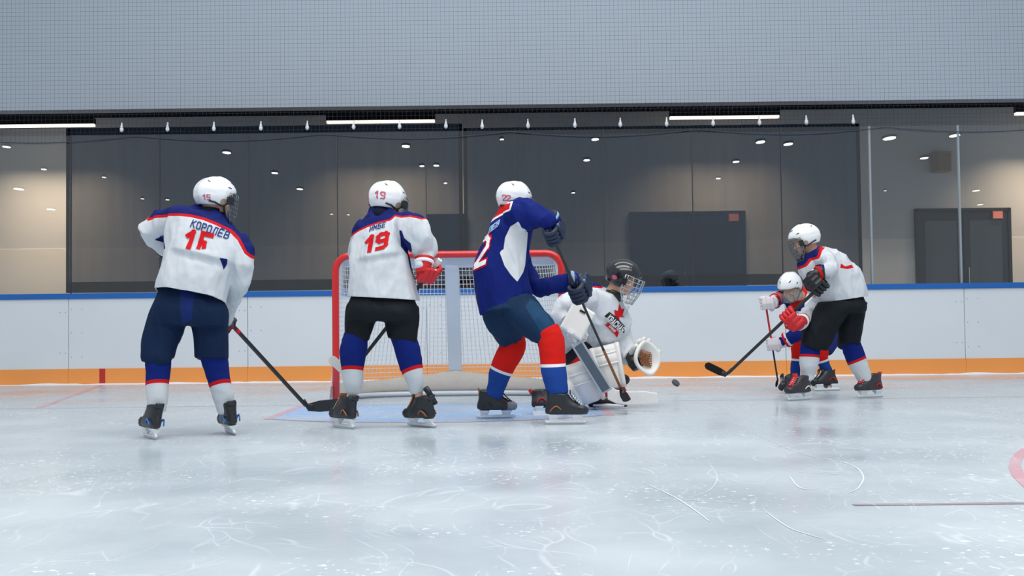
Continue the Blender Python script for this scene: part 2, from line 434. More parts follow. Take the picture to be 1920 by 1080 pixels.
# thick free-hand skate cuts in the near ice (wide curls seen in front of the goal)
sk = MB()
def cut_path(pts, wdt):
    pts = [G(x, y) for x, y in pts]; Q = []
    for i in range(len(pts)-1):
        p0 = pts[max(i-1,0)]; p1 = pts[i]; p2 = pts[i+1]; p3 = pts[min(i+2,len(pts)-1)]
        for k in range(10):
            t = k/10; Q.append(0.5*((p1*2)+(p2-p0)*t+(p0*2-p1*5+p2*4-p3)*t*t+(p1*3-p0-p2*3+p3)*t*t*t))
    Q.append(pts[-1])
    for i in range(len(Q)-1):
        t = (Q[i+1]-Q[i]); n = Vector((-t.y, t.x, 0)).normalized() * wdt * .55 * (.5 + .5*math.sin(math.pi*(i+.5)/len(Q)))
        sk.add([Q[i]-n+Vector((0,0,.0018)), Q[i+1]-n+Vector((0,0,.0018)), Q[i+1]+n+Vector((0,0,.0018)), Q[i]+n+Vector((0,0,.0018))], [(0,1,2,3)])
cut_path([(1420,815),(1500,850),(1590,870),(1618,892),(1610,915),(1590,925)], .006)
cut_path([(1205,905),(1260,930),(1300,955),(1330,978)], .006)
cut_path([(1210,935),(1290,938),(1400,945)], .004)
cut_path([(1450,880),(1520,887),(1600,891)], .004)
cut_path([(1330,870),(1345,895),(1330,920),(1290,935)], .003)
cut_path([(1430,955),(1480,990),(1540,1010)], .005)
cut_path([(700,835),(760,850),(880,858)], .004)
cut_path([(1480,893),(1500,915),(1530,918)], .006)
obj('skate_cut', sk, mat('shaved_snow', srgb(214, 223, 230), .8), fl, kind='stuff')
# snow banked along the foot of the boards
sn = MB(); pts = []
nx = 260
for i in range(nx):
    x = -13 + 26*i/(nx-1); hgt = .018 + .016*noise.noise(Vector((x*2.1, 0, 0))) + .008*noise.noise(Vector((x*9, 3, 0))); dp = .09 + .06*noise.noise(Vector((x*1.3, 8, 0)))
    pts += [(x, BY - dp, .001), (x, BY - dp*.5, hgt*.6), (x, BY - .016, max(hgt, .004))]
sn.grid(pts, nx, 3)
obj('snow_bank', sn, mat('snow', srgb(236, 242, 248), .9, bump=.4, bscale=40), smooth=True, kind='stuff', label='thin white snow heaped along the foot of the boards', category='snow')

# ------------------------------------------------------------------ dasher boards and glass
BT = 1.085
boards = empty('rink_boards', (0, BY, 0), label='white rink boards with orange kick strip, blue top rail and clear glass above', category='rink boards')
m_board = mat('board_plastic', srgb(220, 226, 232), .35, var=.05, vscale=1.3, spec=.4, bump=.02, bscale=8)
m_blue = mat('blue_plastic', srgb(24, 100, 182), .35)
m_orange = mat('orange_plastic', srgb(246, 158, 80), .4, var=.06, vscale=2)
m_rivet = mat('rivet', srgb(150, 156, 165), .5)
m_glass = glassmat('rink_glass', (.96, .98, .985, 1), .055)
m_postd = mat('dark_glass_joint', srgb(58, 64, 72), .5)
m_post = mat('clear_post', srgb(150, 160, 168), .3, spec=.6)
joints = []
x = (128 - 960) / 158.0 - 2.126 * 3
while x < 12.5: joints.append(x); x += 2.126
for a, b in zip(joints, joints[1:]):
    mb = MB().box((a + .003, BY, .19), (b - .003, BY + .05, BT - .06)); nb = len(mb.f)
    for xx in (a + .16, a + .035, b - .1, b - .035):
        for zz in (.33, .62, .9) if xx < a + 1 else (.38, .86): mb.tube([(xx, BY - .003, zz), (xx, BY + .001, zz)], .006, 8)
    p = obj('board_panel', mb, m_board, boards, bevel=.002)
    p.data.materials.append(m_rivet)
    for k, fc in enumerate(p.data.polygons): fc.material_index = int(k >= nb)
    obj('kick_strip', MB().box((a + .001, BY - .012, .0), (b - .001, BY + .05, .19)), m_orange, boards, bevel=.002)
obj('kick_strip_mark', MB().box((GX - 4.33 - .035, BY - .0135, .0), (GX - 4.33 + .035, BY - .0125, .19)), mat('goal_mark_red', srgb(190, 40, 38), .5), boards)
obj('top_rail', MB().box((joints[0], BY - .02, BT - .065), (joints[-1], BY + .16, BT)), m_blue, boards, bevel=.006)
GT = 2.98; gy = BY + .06
gl = [joints[0] + 1.063 * i for i in range(2 * len(joints) - 1)]
for a, b in zip(gl, gl[1:]):
    obj('glass_pane', MB().box((a + .006, gy, BT), (b - .006, gy + .012, GT)), m_glass, boards)
for i, a in enumerate(gl[1:-1]):
    wd = .022 if a > 4.1 or a < -5.4 else .008
    obj('glass_post', MB().box((a - wd/2, gy - .004, BT), (a + wd/2, gy + .03, GT)), m_post if wd > .01 else m_postd, boards)
rebase(boards)

# ------------------------------------------------------------------ building behind
WY = 18.5; FY = 14.3
m_wall = mat('wall_plaster', srgb(216, 220, 226), .9, var=.04, vscale=.7)
m_wall_low = mat('wall_plaster_low', srgb(236, 237, 238), .8, var=.03, vscale=.7)  # lower part of the back wall, paler than the part above
m_fascia = mat('bulkhead_panel', srgb(174, 184, 196), .7, var=.03, vscale=.4)
m_dark = mat('black_ceiling', srgb(12, 14, 22), .8)
zf = P(960, 196, FY).z; zc = P(960, 212, WY).z
obj('wall_back', MB().box((-14, WY, 1.98), (14, WY + .2, zc + .3)), m_wall, kind='structure')
obj('wall_back_lower', MB().box((-14, WY - .01, -.08), (14, WY + .2, 1.98)), m_wall_low, kind='structure')
obj('floor_corridor', MB().box((-14, BY + .18, -.1), (14, WY, -.01)), mat('corridor_floor', srgb(120, 122, 126), .6, var=.05), kind='structure')
obj('wall_bulkhead', MB().box((-14, FY, zf), (14, FY + .25, 8.5)), m_fascia, kind='structure')
obj('ceiling', MB().box((-14, FY + .25, zc), (14, WY, zc + .2)), m_dark, kind='structure')
obj('wall_left', MB().box((-14.2, BY + .18, -.08), (-14, WY + .2, 8.5)), m_wall, kind='structure')
obj('wall_right', MB().box((14, BY + .18, -.08), (14.2, WY + .2, 8.5)), m_wall, kind='structure')
gr = MB()
x = P(820, 200, 16).x
while x < P(1420, 200, 16).x:
    gr.box((x, FY + .3, zc - .10), (x + .022, WY - .6, zc - .002)); x += .085
obj('ceiling_grille', gr, mat('grille_slat', srgb(15, 17, 22), .6), label='dark slatted grille set in the black soffit above the glass', category='grille')

def strip(px0, px1, py, lab):
    Y = 17.75; a = P(px0, py, Y); b = P(px1, py, Y); z = (a.z + b.z) / 2; o = empty('strip_light', ((a.x+b.x)/2, Y, z), label=lab, category='light', group='linear lights under the soffit')
    obj('housing', MB().box((a.x, Y - .05, z), (b.x, Y + .05, z + .09)), m_black, o)
    obj('diffuser', MB().box((a.x + .01, Y - .045, z - .035), (b.x - .01, Y + .045, z - .001)), mat('warm_diffuser', srgb(255, 240, 220), .5, emis=(1, .80, .60, 1), estr=2.6), o)
    l = area('strip_glow', ((a.x+b.x)/2, Y, z - .06), b.x - a.x, .09, 38, (1, .72, .46)); l.data.spread = 1.9; l.parent = o
    for q in (.2, .8): obj('hanger', MB().tube([(a.x+(b.x-a.x)*q, Y, z + .09), (a.x+(b.x-a.x)*q, Y, zc)], .006, 6), m_black, o)
    rebase(o)
strip(-30, 178, 234, 'glowing linear light cut by the left edge of the photo')
strip(612, 816, 226, 'glowing linear light above the helmet of the player numbered 19')
strip(1255, 1461, 218, 'glowing linear light above the closed dark double door behind the screen')
strip(1903, 2110, 210, 'glowing linear light cut by the right edge of the photo')

# doors
m_door = mat('dark_door', srgb(30, 40, 54), .35, var=.1, vscale=3)
m_doorf = mat('dark_door_frame', srgb(24, 28, 36), .4)
m_doorg = mat('dark_door_glass', srgb(44, 56, 70), .08, spec=.8)
m_sign = mat('exit_sign_face', srgb(200, 120, 105), .6, emis=srgb(220, 120, 100), estr=.35)
def door(n, px0, px1, py, leaves, glassy=False):
    Y = WY; x0 = P(px0, py, Y).x; x1 = P(px1, py, Y).x; zt = P((px0+px1)/2, py, Y).z
    o = empty('door_%d' % n, ((x0+x1)/2, Y, 0), kind='structure')
    f = MB().box((x0, Y - .07, 0), (x0 + .05, Y - .005, zt)).box((x1 - .05, Y - .07, 0), (x1, Y - .005, zt)).box((x0, Y - .07, zt - .05), (x1, Y - .005, zt))
    obj('door_frame', f, m_doorf, o)
    wdt = (x1 - x0 - .1) / leaves
    for i in range(leaves):
        a = x0 + .05 + i * wdt + .004; b = a + wdt - .008
        lf = obj('door_leaf', MB().box((a, Y - .05, .01), (b, Y - .012, zt - .055)), m_door, o, bevel=.003)
        obj('door_panel', MB().box((a + .1, Y - .056, 1.0), (b - .1, Y - .05, zt - .2)), m_doorg if glassy else m_doorf, lf, bevel=.002)
        obj('door_panel', MB().box((a + .1, Y - .056, .15), (b - .1, Y - .05, .85)), m_doorf, lf, bevel=.002)
        hx = b - .06 if i == 0 else a + .06
        obj('door_handle', MB().tube([(hx, Y - .1, 1.0), (hx, Y - .1, 1.5)], .012, 8).tube([(hx, Y - .1, 1.03), (hx, Y - .05, 1.03)], .008, 8).tube([(hx, Y - .1, 1.47), (hx, Y - .05, 1.47)], .008, 8), m_steel, lf)
    rebase(o)
door(1, 800, 874, 402, 1); door(2, 1180, 1396, 397, 2); door(3, 1713, 1892, 391, 2, True)
def sign(px, py, lab):
    c = P(px, py, WY - .1); o = empty('exit_sign', c, label=lab, category='sign')
    obj('sign_case', MB().box((c.x - .085, WY - .1, c.z - .065), (c.x + .085, WY - .057, c.z + .065)), mat('sign_case', srgb(150, 90, 85), .5), o, bevel=.004)
    obj('sign_face', MB().box((c.x - .075, WY - .104, c.z - .055), (c.x + .075, WY - .1, c.z + .055)), m_sign, o)
    rebase(o)
sign(1376, 408, 'small dull red sign at the top corner of the door behind the dark screen')
sign(1871, 403, 'small salmon sign at the top corner of the rightmost glazed door')
c = P(1765, 304, WY - .2)
sp = empty('wall_speaker', c, label='taupe box loudspeaker mounted high on the wall at the right', category='speaker')
obj('cabinet', MB().box((-.115, -.12, -.165), (.115, .1, .165), Matrix.Translation(c) @ Matrix.Rotation(.12, 4, 'Z')), mat('speaker_taupe', srgb(176, 160, 146), .6), sp, bevel=.012)
obj('grille_cloth', MB().box((-.1, -.128, -.15), (.1, -.12, .12), Matrix.Translation(c) @ Matrix.Rotation(.12, 4, 'Z')), mat('speaker_grille', srgb(166, 150, 136), .9, bump=.5, bscale=300), sp, bevel=.003)
obj('bracket', MB().box((c.x - .03, c.y + .08, c.z - .03), (c.x + .03, WY - .0, c.z + .03)), m_black, sp)
rebase(sp)

# dark mesh screens hung inside the glass
m_scr = sheermat('screen_mesh', srgb(24, 38, 56), .77); m_hem = sheermat('screen_hem', srgb(22, 27, 34), .9)
m_clip = mat('clip_white', srgb(235, 240, 245), .4)
def screen(px0, px1, clips, lab):
    Y = BY + .13; x0 = P(px0, 400, Y).x; x1 = P(px1, 400, Y).x; zt = P((px0+px1)/2, 236, Y).z; zb = BT + .01
    o = empty('mesh_screen', ((x0+x1)/2, Y, zb), label=lab, category='screen', group='dark mesh screens on the glass')
    pts = []; nx, nz = 90, 16
    for i in range(nx):
        for j in range(nz):
            x = x0 + (x1-x0)*i/(nx-1); z = zb + (zt-zb)*j/(nz-1)
            sag = .006 * math.sin((x - x0) * 2*math.pi/.55) * (j/(nz-1))**3
            pts.append((x, Y + .008*noise.noise(Vector((x*2.5, z*.6, 0))) + .004, z + (sag if j == nz-1 else 0)))
    obj('mesh_cloth', MB().grid(pts, nx, nz), m_scr, o, smooth=True)
    h = MB()
    for a, b, c_, d_ in ((x0, x0+.045, zb, zt), (x1-.045, x1, zb, zt), (x0, x1, zt-.085, zt), (x0, x1, zb, zb+.13)):
        h.add([(a, Y - .004, c_), (b, Y - .004, c_), (b, Y - .004, d_), (a, Y - .004, d_)], [(0,1,2,3)])
    obj('hem', h, m_hem, o)
    for cx_, cy_ in clips:
        c = P(cx_, cy_, Y - .03); mb = MB()
        mb.tube([c + Vector((0, 0, .045)), c + Vector((0, 0, .02)), c + Vector((0, 0, -.012)), c + Vector((0, 0, -.035)), c + Vector((0,0,-.045))], [.008, .014, .024, .018, .006], 10)
        mb.box((c.x - .007, c.y, c.z + .03), (c.x + .007, c.y + .02, c.z + .07))
        obj('clip', mb, m_clip, o, smooth=True)
    rebase(o)
screen(124, 868, [(x, 241 - (x-228)*.011) for x in (228, 314, 401, 489, 576, 663, 749, 836)], 'dark see-through mesh screen hung on the glass left of the goal centre')
screen(870, 1615, [(x, 235 - (x-904)*.013) for x in (904, 990, 1078, 1163, 1250, 1337, 1424, 1512, 1600)], 'dark see-through mesh screen hung on the glass behind the goalkeeper')

# protective netting above the glass
nt = MB(); NYY = BY + .03; z0 = GT - .02; z1 = 6.2; pitch = .052
x = -12.0; i = 0
while x < 12.0:
    nt.add([(x-.001, NYY, z0 - .07*abs(math.sin(x*1.4))), (x+.001, NYY, z0 - .07*abs(math.sin(x*1.4))), (x+.001, NYY, z1), (x-.001, NYY, z1)], [(0,1,2,3)]); x += pitch
z = z0 + pitch
while z < z1:
    nt.add([(-12, NYY, z-.001), (12, NYY, z-.001), (12, NYY, z+.001), (-12, NYY, z+.001)], [(0,1,2,3)]); z += pitch
low = [(-12 + 24*i/240, NYY, z0 - .07*abs(math.sin((-12+24*i/240)*1.4))) for i in range(241)]
nr = empty('safety_netting', (0, NYY, z0), label='fine grey protective netting stretched above the rink glass', category='netting')
obj('net_mesh', nt, mat('net_cord', srgb(58, 70, 86), .8), nr)
obj('edge_rope', MB().tube(low, .005, 6), mat('rope_grey', srgb(66, 76, 90), .8), nr)
rebase(nr)

# round lamps of the hall roof (seen as small glints in the glass)
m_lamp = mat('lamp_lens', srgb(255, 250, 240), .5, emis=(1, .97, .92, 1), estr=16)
dots = [(12,276,.8),(82,318,.6),(35,355,1.3),(95,393,1.3),(195,333,.5),(267,373,.5),(314,375,.6),(425,287,1),(515,325,.9),(562,355,1),(622,402,.5),(653,403,.5),(761,275,1),(791,312,.7),(818,311,.8),(835,344,.6),(941,262,.5),(1100,301,.9),(1116,262,.9),(1075,362,.6),(1426,267,1.1),(1478,271,1.1),(1380,304,.9),(1347,335,.7),(1668,260,1.4),(1790,255,1.1),(1733,297,1),(1830,358,1),(1838,384,.9),(1660,358,.4)]
tmpl = None
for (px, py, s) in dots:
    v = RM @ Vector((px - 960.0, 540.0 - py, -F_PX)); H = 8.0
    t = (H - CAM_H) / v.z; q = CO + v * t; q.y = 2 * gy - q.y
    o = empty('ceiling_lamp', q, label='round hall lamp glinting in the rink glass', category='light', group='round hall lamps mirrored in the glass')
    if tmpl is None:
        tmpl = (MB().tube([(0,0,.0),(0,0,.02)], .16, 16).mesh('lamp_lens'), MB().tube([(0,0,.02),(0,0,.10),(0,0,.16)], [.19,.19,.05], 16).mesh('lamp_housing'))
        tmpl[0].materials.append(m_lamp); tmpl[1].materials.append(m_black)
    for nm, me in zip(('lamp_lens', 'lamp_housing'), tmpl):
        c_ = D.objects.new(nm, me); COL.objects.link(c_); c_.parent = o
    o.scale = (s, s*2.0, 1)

# ------------------------------------------------------------------ goal
goal = empty('hockey_goal', (GX, GY, 0), label='red framed hockey goal with white netting behind the players', category='goal')
m_gred = mat('goal_red_paint', srgb(212, 34, 34), .25, coat=.4)
m_gwhite = mat('goal_white_paint', srgb(214, 222, 232), .4)
m_cord = mat('net_cord_white', srgb(226, 230, 236), .8)
m_canvas = mat('skirt_canvas', srgb(222, 214, 204), .85, bump=.4, bscale=25, var=.08)
W = .945; H = 1.245; R = .13
fr = [(GX - W, GY, .0), (GX - W, GY, .4), (GX - W, GY, .8), (GX - W, GY, H - R)]
fr += [(GX - W + R - R*math.cos(t), GY, H - R + R*math.sin(t)) for t in [math.pi/2*k/6 for k in range(1, 7)]]
fr += [(GX + x, GY, H) for x in (-.4, 0, .4)]
fr += [(GX + W - R + R*math.sin(t), GY, H - R + R*math.cos(t)) for t in [math.pi/2*k/6 for k in range(0, 7)]] + [(GX + W, GY, .8), (GX + W, GY, .4), (GX + W, GY, .0)]
obj('goal_frame', MB().tube(fr, .03, 16), m_gred, goal, smooth=True)
def plan(u, wd, dp, p=.55):
    t = math.pi * (1 - u); c_, s_ = math.cos(t), math.sin(t)
    return (math.copysign(abs(c_)**p, c_) * wd, dp * abs(s_)**p)
def arcparam(wd, dp, n):
    q = [plan(i/400, wd, dp) for i in range(401)]; L_ = [0]
    for a, b in zip(q, q[1:]): L_.append(L_[-1] + math.hypot(b[0]-a[0], b[1]-a[1]))
    out = []; j = 0
    for k in range(n + 1):
        s = L_[-1]*k/n
        while j < 399 and L_[j+1] < s: j += 1
        f = (s - L_[j]) / max(1e-9, L_[j+1]-L_[j]); out.append((q[j][0]*(1-f)+q[j+1][0]*f, q[j][1]*(1-f)+q[j+1][1]*f))
    return out
NU = 84; top = arcparam(W - .03, .52, NU); bot = arcparam(W + .05, 1.1, NU)
def netp(i, v, sag=1):
    z = 1.215*v + .03*(1-v); x = top[i][0]*v + bot[i][0]*(1-v); y = top[i][1]*v + bot[i][1]*(1-v)
    y += .02 * math.sin(v*math.pi) * sag
    return Vector((GX + x, GY + y, z))
obj('top_bar', MB().tube([netp(i, 1) for i in range(0, NU+1, 2)], .019, 10), m_gwhite, goal, smooth=True)
obj('base_bar', MB().tube([netp(i, 0) for i in range(0, NU+1, 2)], .028, 10), m_gwhite, goal, smooth=True)
a = netp(NU//2, 1, 0); b = netp(NU//2, 0, 0)
cb = MB(); cb.add([a+Vector((-.06,-.02,0)), a+Vector((.06,-.02,0)), b+Vector((.062,-.02,0)), b+Vector((-.062,-.02,0)), a+Vector((-.06,.02,0)), a+Vector((.06,.02,0)), b+Vector((.062,.02,0)), b+Vector((-.062,.02,0))], [(0,1,2,3),(4,7,6,5),(0,4,5,1),(1,5,6,2),(2,6,7,3),(3,7,4,0)])
obj('centre_bar', cb, m_gwhite, goal, bevel=.01)
sh = MB()
for k in range(2):
    pts = []
    for i in range(25):
        x = (-W + .06) + 2*(W - .06)*i/24
        pts += [(GX + x, GY + .03, 1.225), (GX + x, GY + .08, 1.16 + .006*math.sin(i*1.3))]
    sh.grid(pts, 25, 2)
pp = []
for i in range(NU+1):
    p = netp(i, 1); q = netp(i, .955); pp += [p + Vector((0, -.004, 0)), q + Vector((0, -.006, 0))]
sh.grid(pp, NU+1, 2)
obj('top_band', sh, m_gwhite, goal)
NV = 30; cord = MB()
def ribbon(mb, pts, w):
    for p, q in zip(pts, pts[1:]):
        t = (q - p).normalized(); s1 = t.orthogonal().normalized() * w; s2 = t.cross(s1)
        v = []
        for b_ in (p, q): v += [b_ + s1, b_ + s2, b_ - s1, b_ - s2]
        mb.add(v, [(0,1,5,4),(1,2,6,5),(2,3,7,6),(3,0,4,7)])
for i in range(0, NU + 1): ribbon(cord, [netp(i, v/10) + Vector((0, -.002, 0)) for v in range(11)], .0036)
for v in range(1, NV): ribbon(cord, [netp(i, v/NV) for i in range(0, NU+1, 2)], .0036)
for k in range(1, 44):
    i = int(k * NU / 44); x = -W + 2*W*k/44
    p = netp(i, 1); ribbon(cord, [Vector((GX + p.x - GX, GY, 1.235)), p], .003)
for k in range(1, 11):
    f = k/11; ribbon(cord, [Vector((netp(i, 1).x, GY + (netp(i, 1).y - GY)*f, 1.23)) for i in range(0, NU+1, 4)], .003)
obj('goal_netting', cord, m_cord, goal)
skm = MB(); pts = []
for i in range(NU+1):
    u = abs(i/NU - .5)*2; hh = .225 - .08*math.sin(min(1, u*1.8)*math.pi*.5)
    for j in range(7):
        v = j/6; p = netp(i, v*hh/1.2); p.y -= .03 + .025*math.sin(math.pi*v); p.z = .012 + hh*v; pts.append(p)
skm.grid(pts, NU+1, 7)
obj('skirt', skm, m_canvas, goal, smooth=True)
obj('bottom_lip', MB().tube([netp(i, 0) + Vector((0, -.09 if 6 < i < NU-6 else 0, -.0)) for i in range(0, NU+1, 2)], .02, 8), m_gwhite, goal, smooth=True)
rebase(goal)

# ------------------------------------------------------------------ people: shared builders
def frame(f, u):
    f = Vector(f).normalized(); r = f.cross(Vector(u)).normalized(); u = r.cross(f)
    return Matrix((r, f, u)).transposed()
def person(lab, loc): return empty('person', loc, label=lab, category='person')

def add_head(mb, c, M, s):
    def q(x, y, z): return c + M @ (Vector((x, y, z)) * s)
    def b(x, y, z, rx, ry, rz, n=12, m=8): mb.ball(q(x, y, z), (rx*s, ry*s, rz*s), M, n, m)
    b(0, -.005, .02, .076, .094, .092, 20, 12); b(0, .03, -.045, .058, .062, .062, 16, 10)
    b(0, .062, -.088, .026, .024, .02)            # chin
    b(0, .078, .012, .05, .02, .016)              # brow
    b(0, .097, -.03, .012, .02, .018); b(0, .09, -.01, .009, .016, .024)   # nose
    b(0, .084, -.062, .024, .013, .006); b(0, .082, -.072, .02, .012, .006)   # lips
    for sx in (-1, 1):
        b(sx*.078, -.008, -.02, .012, .02, .032); b(sx*.042, .055, -.035, .022, .024, .022)
    return q
def body(parent, c, M, s, neck, chest, pelvis, arms, legs, collar=None):
    """one continuous figure under the kit: head with face, neck, trunk, arms with hands, legs with feet"""
    mb = MB(); q = add_head(mb, c, M, s)
    mb.tube([q(0, -.02, -.04), neck, neck.lerp(chest, .3)], [.055*s, .055*s, .07*s], 12)
    A = (arms[1][0] - arms[0][0]).normalized()
    tr = [neck.lerp(chest, .1), neck.lerp(chest, .5), chest, chest.lerp(pelvis, .6), pelvis]
    for p0, p1, r0, r1 in zip(tr, tr[1:], (.05, .07, .085, .085), (.07, .085, .085, .09)):
        mb.tube([p0, p0.lerp(p1, .5), p1], [r0*s, (r0+r1)*.5*s, r1*s], 14)
    for sh, el, wr, hd in arms:
        mb.tube([chest.lerp(sh, .5) + (neck-chest)*.4, sh, sh.lerp(el, .5), el, el.lerp(wr, .4), wr], [.045*s, .045*s, .04*s, .033*s, .032*s, .024*s], 10)
        f = (hd - wr).normalized(); sd = f.orthogonal().normalized(); mb.tube([wr, hd], [.024*s, .03*s], 10)
        for k in (-1.5, -.5, .5, 1.5): mb.tube([hd + sd*k*.015*s, hd + sd*k*.016*s + f*.022*s], .008*s, 6)
        mb.tube([wr.lerp(hd, .5), wr.lerp(hd, .7) + f.cross(sd)*.03*s], .009*s, 6)
    for hp, kn, an, toe in legs:
        mb.tube([pelvis.lerp(hp, .6), hp, hp.lerp(kn, .5), kn, kn.lerp(an, .35), an], [.07*s, .07*s, .06*s, .042*s, .04*s, .028*s], 12)
        ft = (toe - an); ft.z = 0; ft.normalize(); mb.tube([an, an + Vector((0,0,-.045)), an + Vector((0,0,-.075)) + ft*.02], [.028*s, .026*s, .018*s], 10)
    o = fuse('body', mb, m_skin, parent, voxel=.0085, smooth=2)
    if collar: obj('neck_collar', MB().tube([q(0, -.025, -.055), q(0, -.03, -.09).lerp(neck, .5), neck + Vector((0, 0, -.04))], [.066*s, .072*s, .085*s], 18), collar, parent, smooth=True)
    for sx in (-1, 1):
        e = MB().ball(q(sx*.031, .078, -.012), .0125*s, None, 12, 8); e.ball(q(sx*.031, .088, -.013), .0052*s, None, 8, 6)
        n = len(MB().ball((0,0,0), .01, None, 12, 8).f)
        eo = obj('eye', e, m_eye, parent, smooth=True); eo.data.materials.append(m_black)
        for k, fc in enumerate(eo.data.polygons): fc.material_index = int(k >= n)
    return o

def helmet(parent, c, M, s, m, number=None, num_az=150, num_ph=-18, face='cage', goalie=False, fs=.035):
    rx, ry, rz = .108*s, .136*s, .122*s
    def pmin(az):
        a = abs(math.degrees(az)); T = [(0,16),(45,12),(66,0),(80,-30),(100,-40),(130,-40),(150,-38),(180,-36)]
        if goalie: T = [(0,14),(40,12),(55,-2),(66,-50),(100,-56),(130,-46),(160,-38),(180,-36)]
        for (a0, p0), (a1, p1) in zip(T, T[1:]):
            if a <= a1: return math.radians(p0 + (p1-p0)*(a-a0)/(a1-a0))
        return math.radians(-36)
    def loc(az, ph, off=0):
        d = Vector((math.sin(az)*math.cos(ph), math.cos(az)*math.cos(ph), math.sin(ph)))
        k = 1/math.sqrt((d.x/rx)**2 + (d.y/ry)**2 + (d.z/rz)**2)
        k *= 1 - .06*max(0, -math.sin(ph))
        x = d.x*k/s
        if not goalie:
            ridge = .006*math.exp(-((abs(x)-.035)/.018)**2) * max(0, math.cos(ph*.6)) * (1 if ph > -.2 else 0)
            step = .005 if (math.cos(az) > .12 and ph > .1) else 0
            groove = -.004*math.exp(-((ph - .12 - .15*math.cos(az))/.06)**2)
        else: ridge = .003*math.exp(-(x/.03)**2); step = 0; groove = 0
        return d*(k + (ridge + step + groove + off)*s)
    def W(az, ph, off=0): return c + M @ loc(az, ph, off) + M @ Vector((0, 0, .028*s))
    na, npz = 72, 20; pts = []
    for i in range(na):
        az = 2*math.pi*i/na; az2 = az if az <= math.pi else az - 2*math.pi; p0 = pmin(az2)
        for j in range(npz): pts.append(W(az2, p0 + (math.pi/2 - .01 - p0)*j/(npz-1)))
    sh = MB().grid(pts, na, npz, closed_u=True); sh.f.append(tuple(i*npz + npz - 1 for i in range(na)))
    o = obj('helmet', sh, m, parent, smooth=True)
    so = o.modifiers.new('shell', 'SOLIDIFY'); so.thickness = .012*s; so.offset = -1
    ss = o.modifiers.new('soft', 'SUBSURF'); ss.levels = 1; ss.render_levels = 1
    # vents
    def slot(az, ph, wa, wp, rot=0):
        mb = MB(); r = []
        for k in range(12):
            t = 2*math.pi*k/12; a, b = math.cos(t)*wa, math.sin(t)*wp
            r.append(W(az + (a*math.cos(rot)-b*math.sin(rot))/max(.3, math.cos(ph)), ph + a*math.sin(rot)+b*math.cos(rot), .0015))
        mb.add(r, [tuple(range(12))]); return mb
    vs = [(.5,.75,.12,.035,.5),(-.5,.75,.12,.035,-.5),(1.1,.45,.13,.035,.2),(-1.1,.45,.13,.035,-.2),(2.5,.65,.1,.03,.4),(-2.5,.65,.1,.03,-.4)] if not goalie else [(1.5,.35,.03,.03,0),(-1.5,.35,.03,.03,0),(1.25,-.1,.028,.028,0),(-1.25,-.1,.028,.028,0),(1.25,-.45,.028,.028,0)]
    for v in vs: obj('vent', slot(*v), m_black, o)
    if not goalie:
        for sx in (-1, 1):
            obj('ear_guard', slot(sx*1.45, -.42, .2, .2), mat('ear_guard', srgb(178, 160, 138), .5), o)
            st = [W(sx*a, p, .004) for a, p in ((2.35,-.42),(2.0,-.5),(1.75,-.6),(1.45,-.66),(1.2,-.5),(1.12,-.2))]
            obj('strap', MB().tube(st, .006*s, 8), m_black, o, smooth=True)
        ch = [W(sx*1.3, -.62) for sx in (-1,)] + [c + M @ (Vector((x, y, z))*s) for x, y, z in ((-.05,.06,-.1),(0,.09,-.118),(.05,.06,-.1))] + [W(1.3, -.62)]
        obj('chin_strap', MB().tube(ch, .007*s, 8), m_black, o, smooth=True)
    if number:
        def Wn(az0):
            def fn(u, v): return W(az0 - u*fs/.12 + (.8*len(number))*fs/.24, math.radians(num_ph) + v*fs/.12, .0025)
            return fn
        for az0 in (math.radians(num_az), -math.radians(num_az)):
            lettering('number_sticker', number, Wn(az0), m_pinkcloth if not goalie else m_redcloth, o, wid=.2, gap=.8)
    if goalie: obj('sticker', slot(1.9, -.3, .2, .15), m_pinkcloth, o)
    # face protection, a little basket in front of the face
    fc = c + M @ Vector((0, 0, -.01*s))
    def F(az, z):
        r = (.152 if not goalie else .165)*s; z2 = z*s; drop = 1 - .18*max(0, -(z+.05)/.1)
        return fc + M @ Vector((math.sin(az)*r*.82*drop, math.cos(az)*r*drop, z2))
    if face == 'visor':
        pts = [F(-1.2 + 2.4*i/20, .05 - .11*j/6) for i in range(21) for j in range(7)]
        v = obj('visor', MB().grid(pts, 21, 7), m_visor, o, smooth=True); k = v.modifiers.new('t', 'SOLIDIFY'); k.thickness = .003
    elif face:
        zt, zb = (.055, -.135); wr = .0026*s; mw = m_wire if goalie else m_wirek; cg = MB()
        for k in range(8 if not goalie else 7):
            z = zt + (zb-zt)*k/(7 if not goalie else 6); e = 1.28 - .35*max(0, (-.06-z)/.08)
            cg.tube([F(-e + 2*e*i/14, z) for i in range(15)], wr, 6)
        for k in range(-4, 5):
            a = k*.29; cg.tube([F(a*(1 - .25*max(0,(-.06-z)/.08)), z) for z in [zt + (zb-zt)*i/8 for i in range(9)]], wr, 6)
        for e, zz in ((1.28, None),):
            cg.tube([F(1.28 - .35*max(0,(-.06-z)/.08), z) for z in [zt + (zb-zt)*i/8 for i in range(9)]], wr*1.8, 6)
            cg.tube([F(-1.28 + .35*max(0,(-.06-z)/.08), z) for z in [zt + (zb-zt)*i/8 for i in range(9)]], wr*1.8, 6)
        obj('face_cage', cg, mw, o, smooth=True)
        cup = MB().ball(fc + M @ Vector((0, .1*s, -.125*s)), (.04*s, .03*s, .02*s), M)
        obj('chin_cup', cup, m_black if not goalie else m_white, o, smooth=True)
        for sx in (-1, 1):
            obj('cage_clip', MB().box((-.012*s, -.02*s, -.02*s), (.012*s, .02*s, .03*s), Matrix.Translation(F(sx*1.25, .0)) @ M.to_4x4()), m_black, o, bevel=.003)
    return W, F

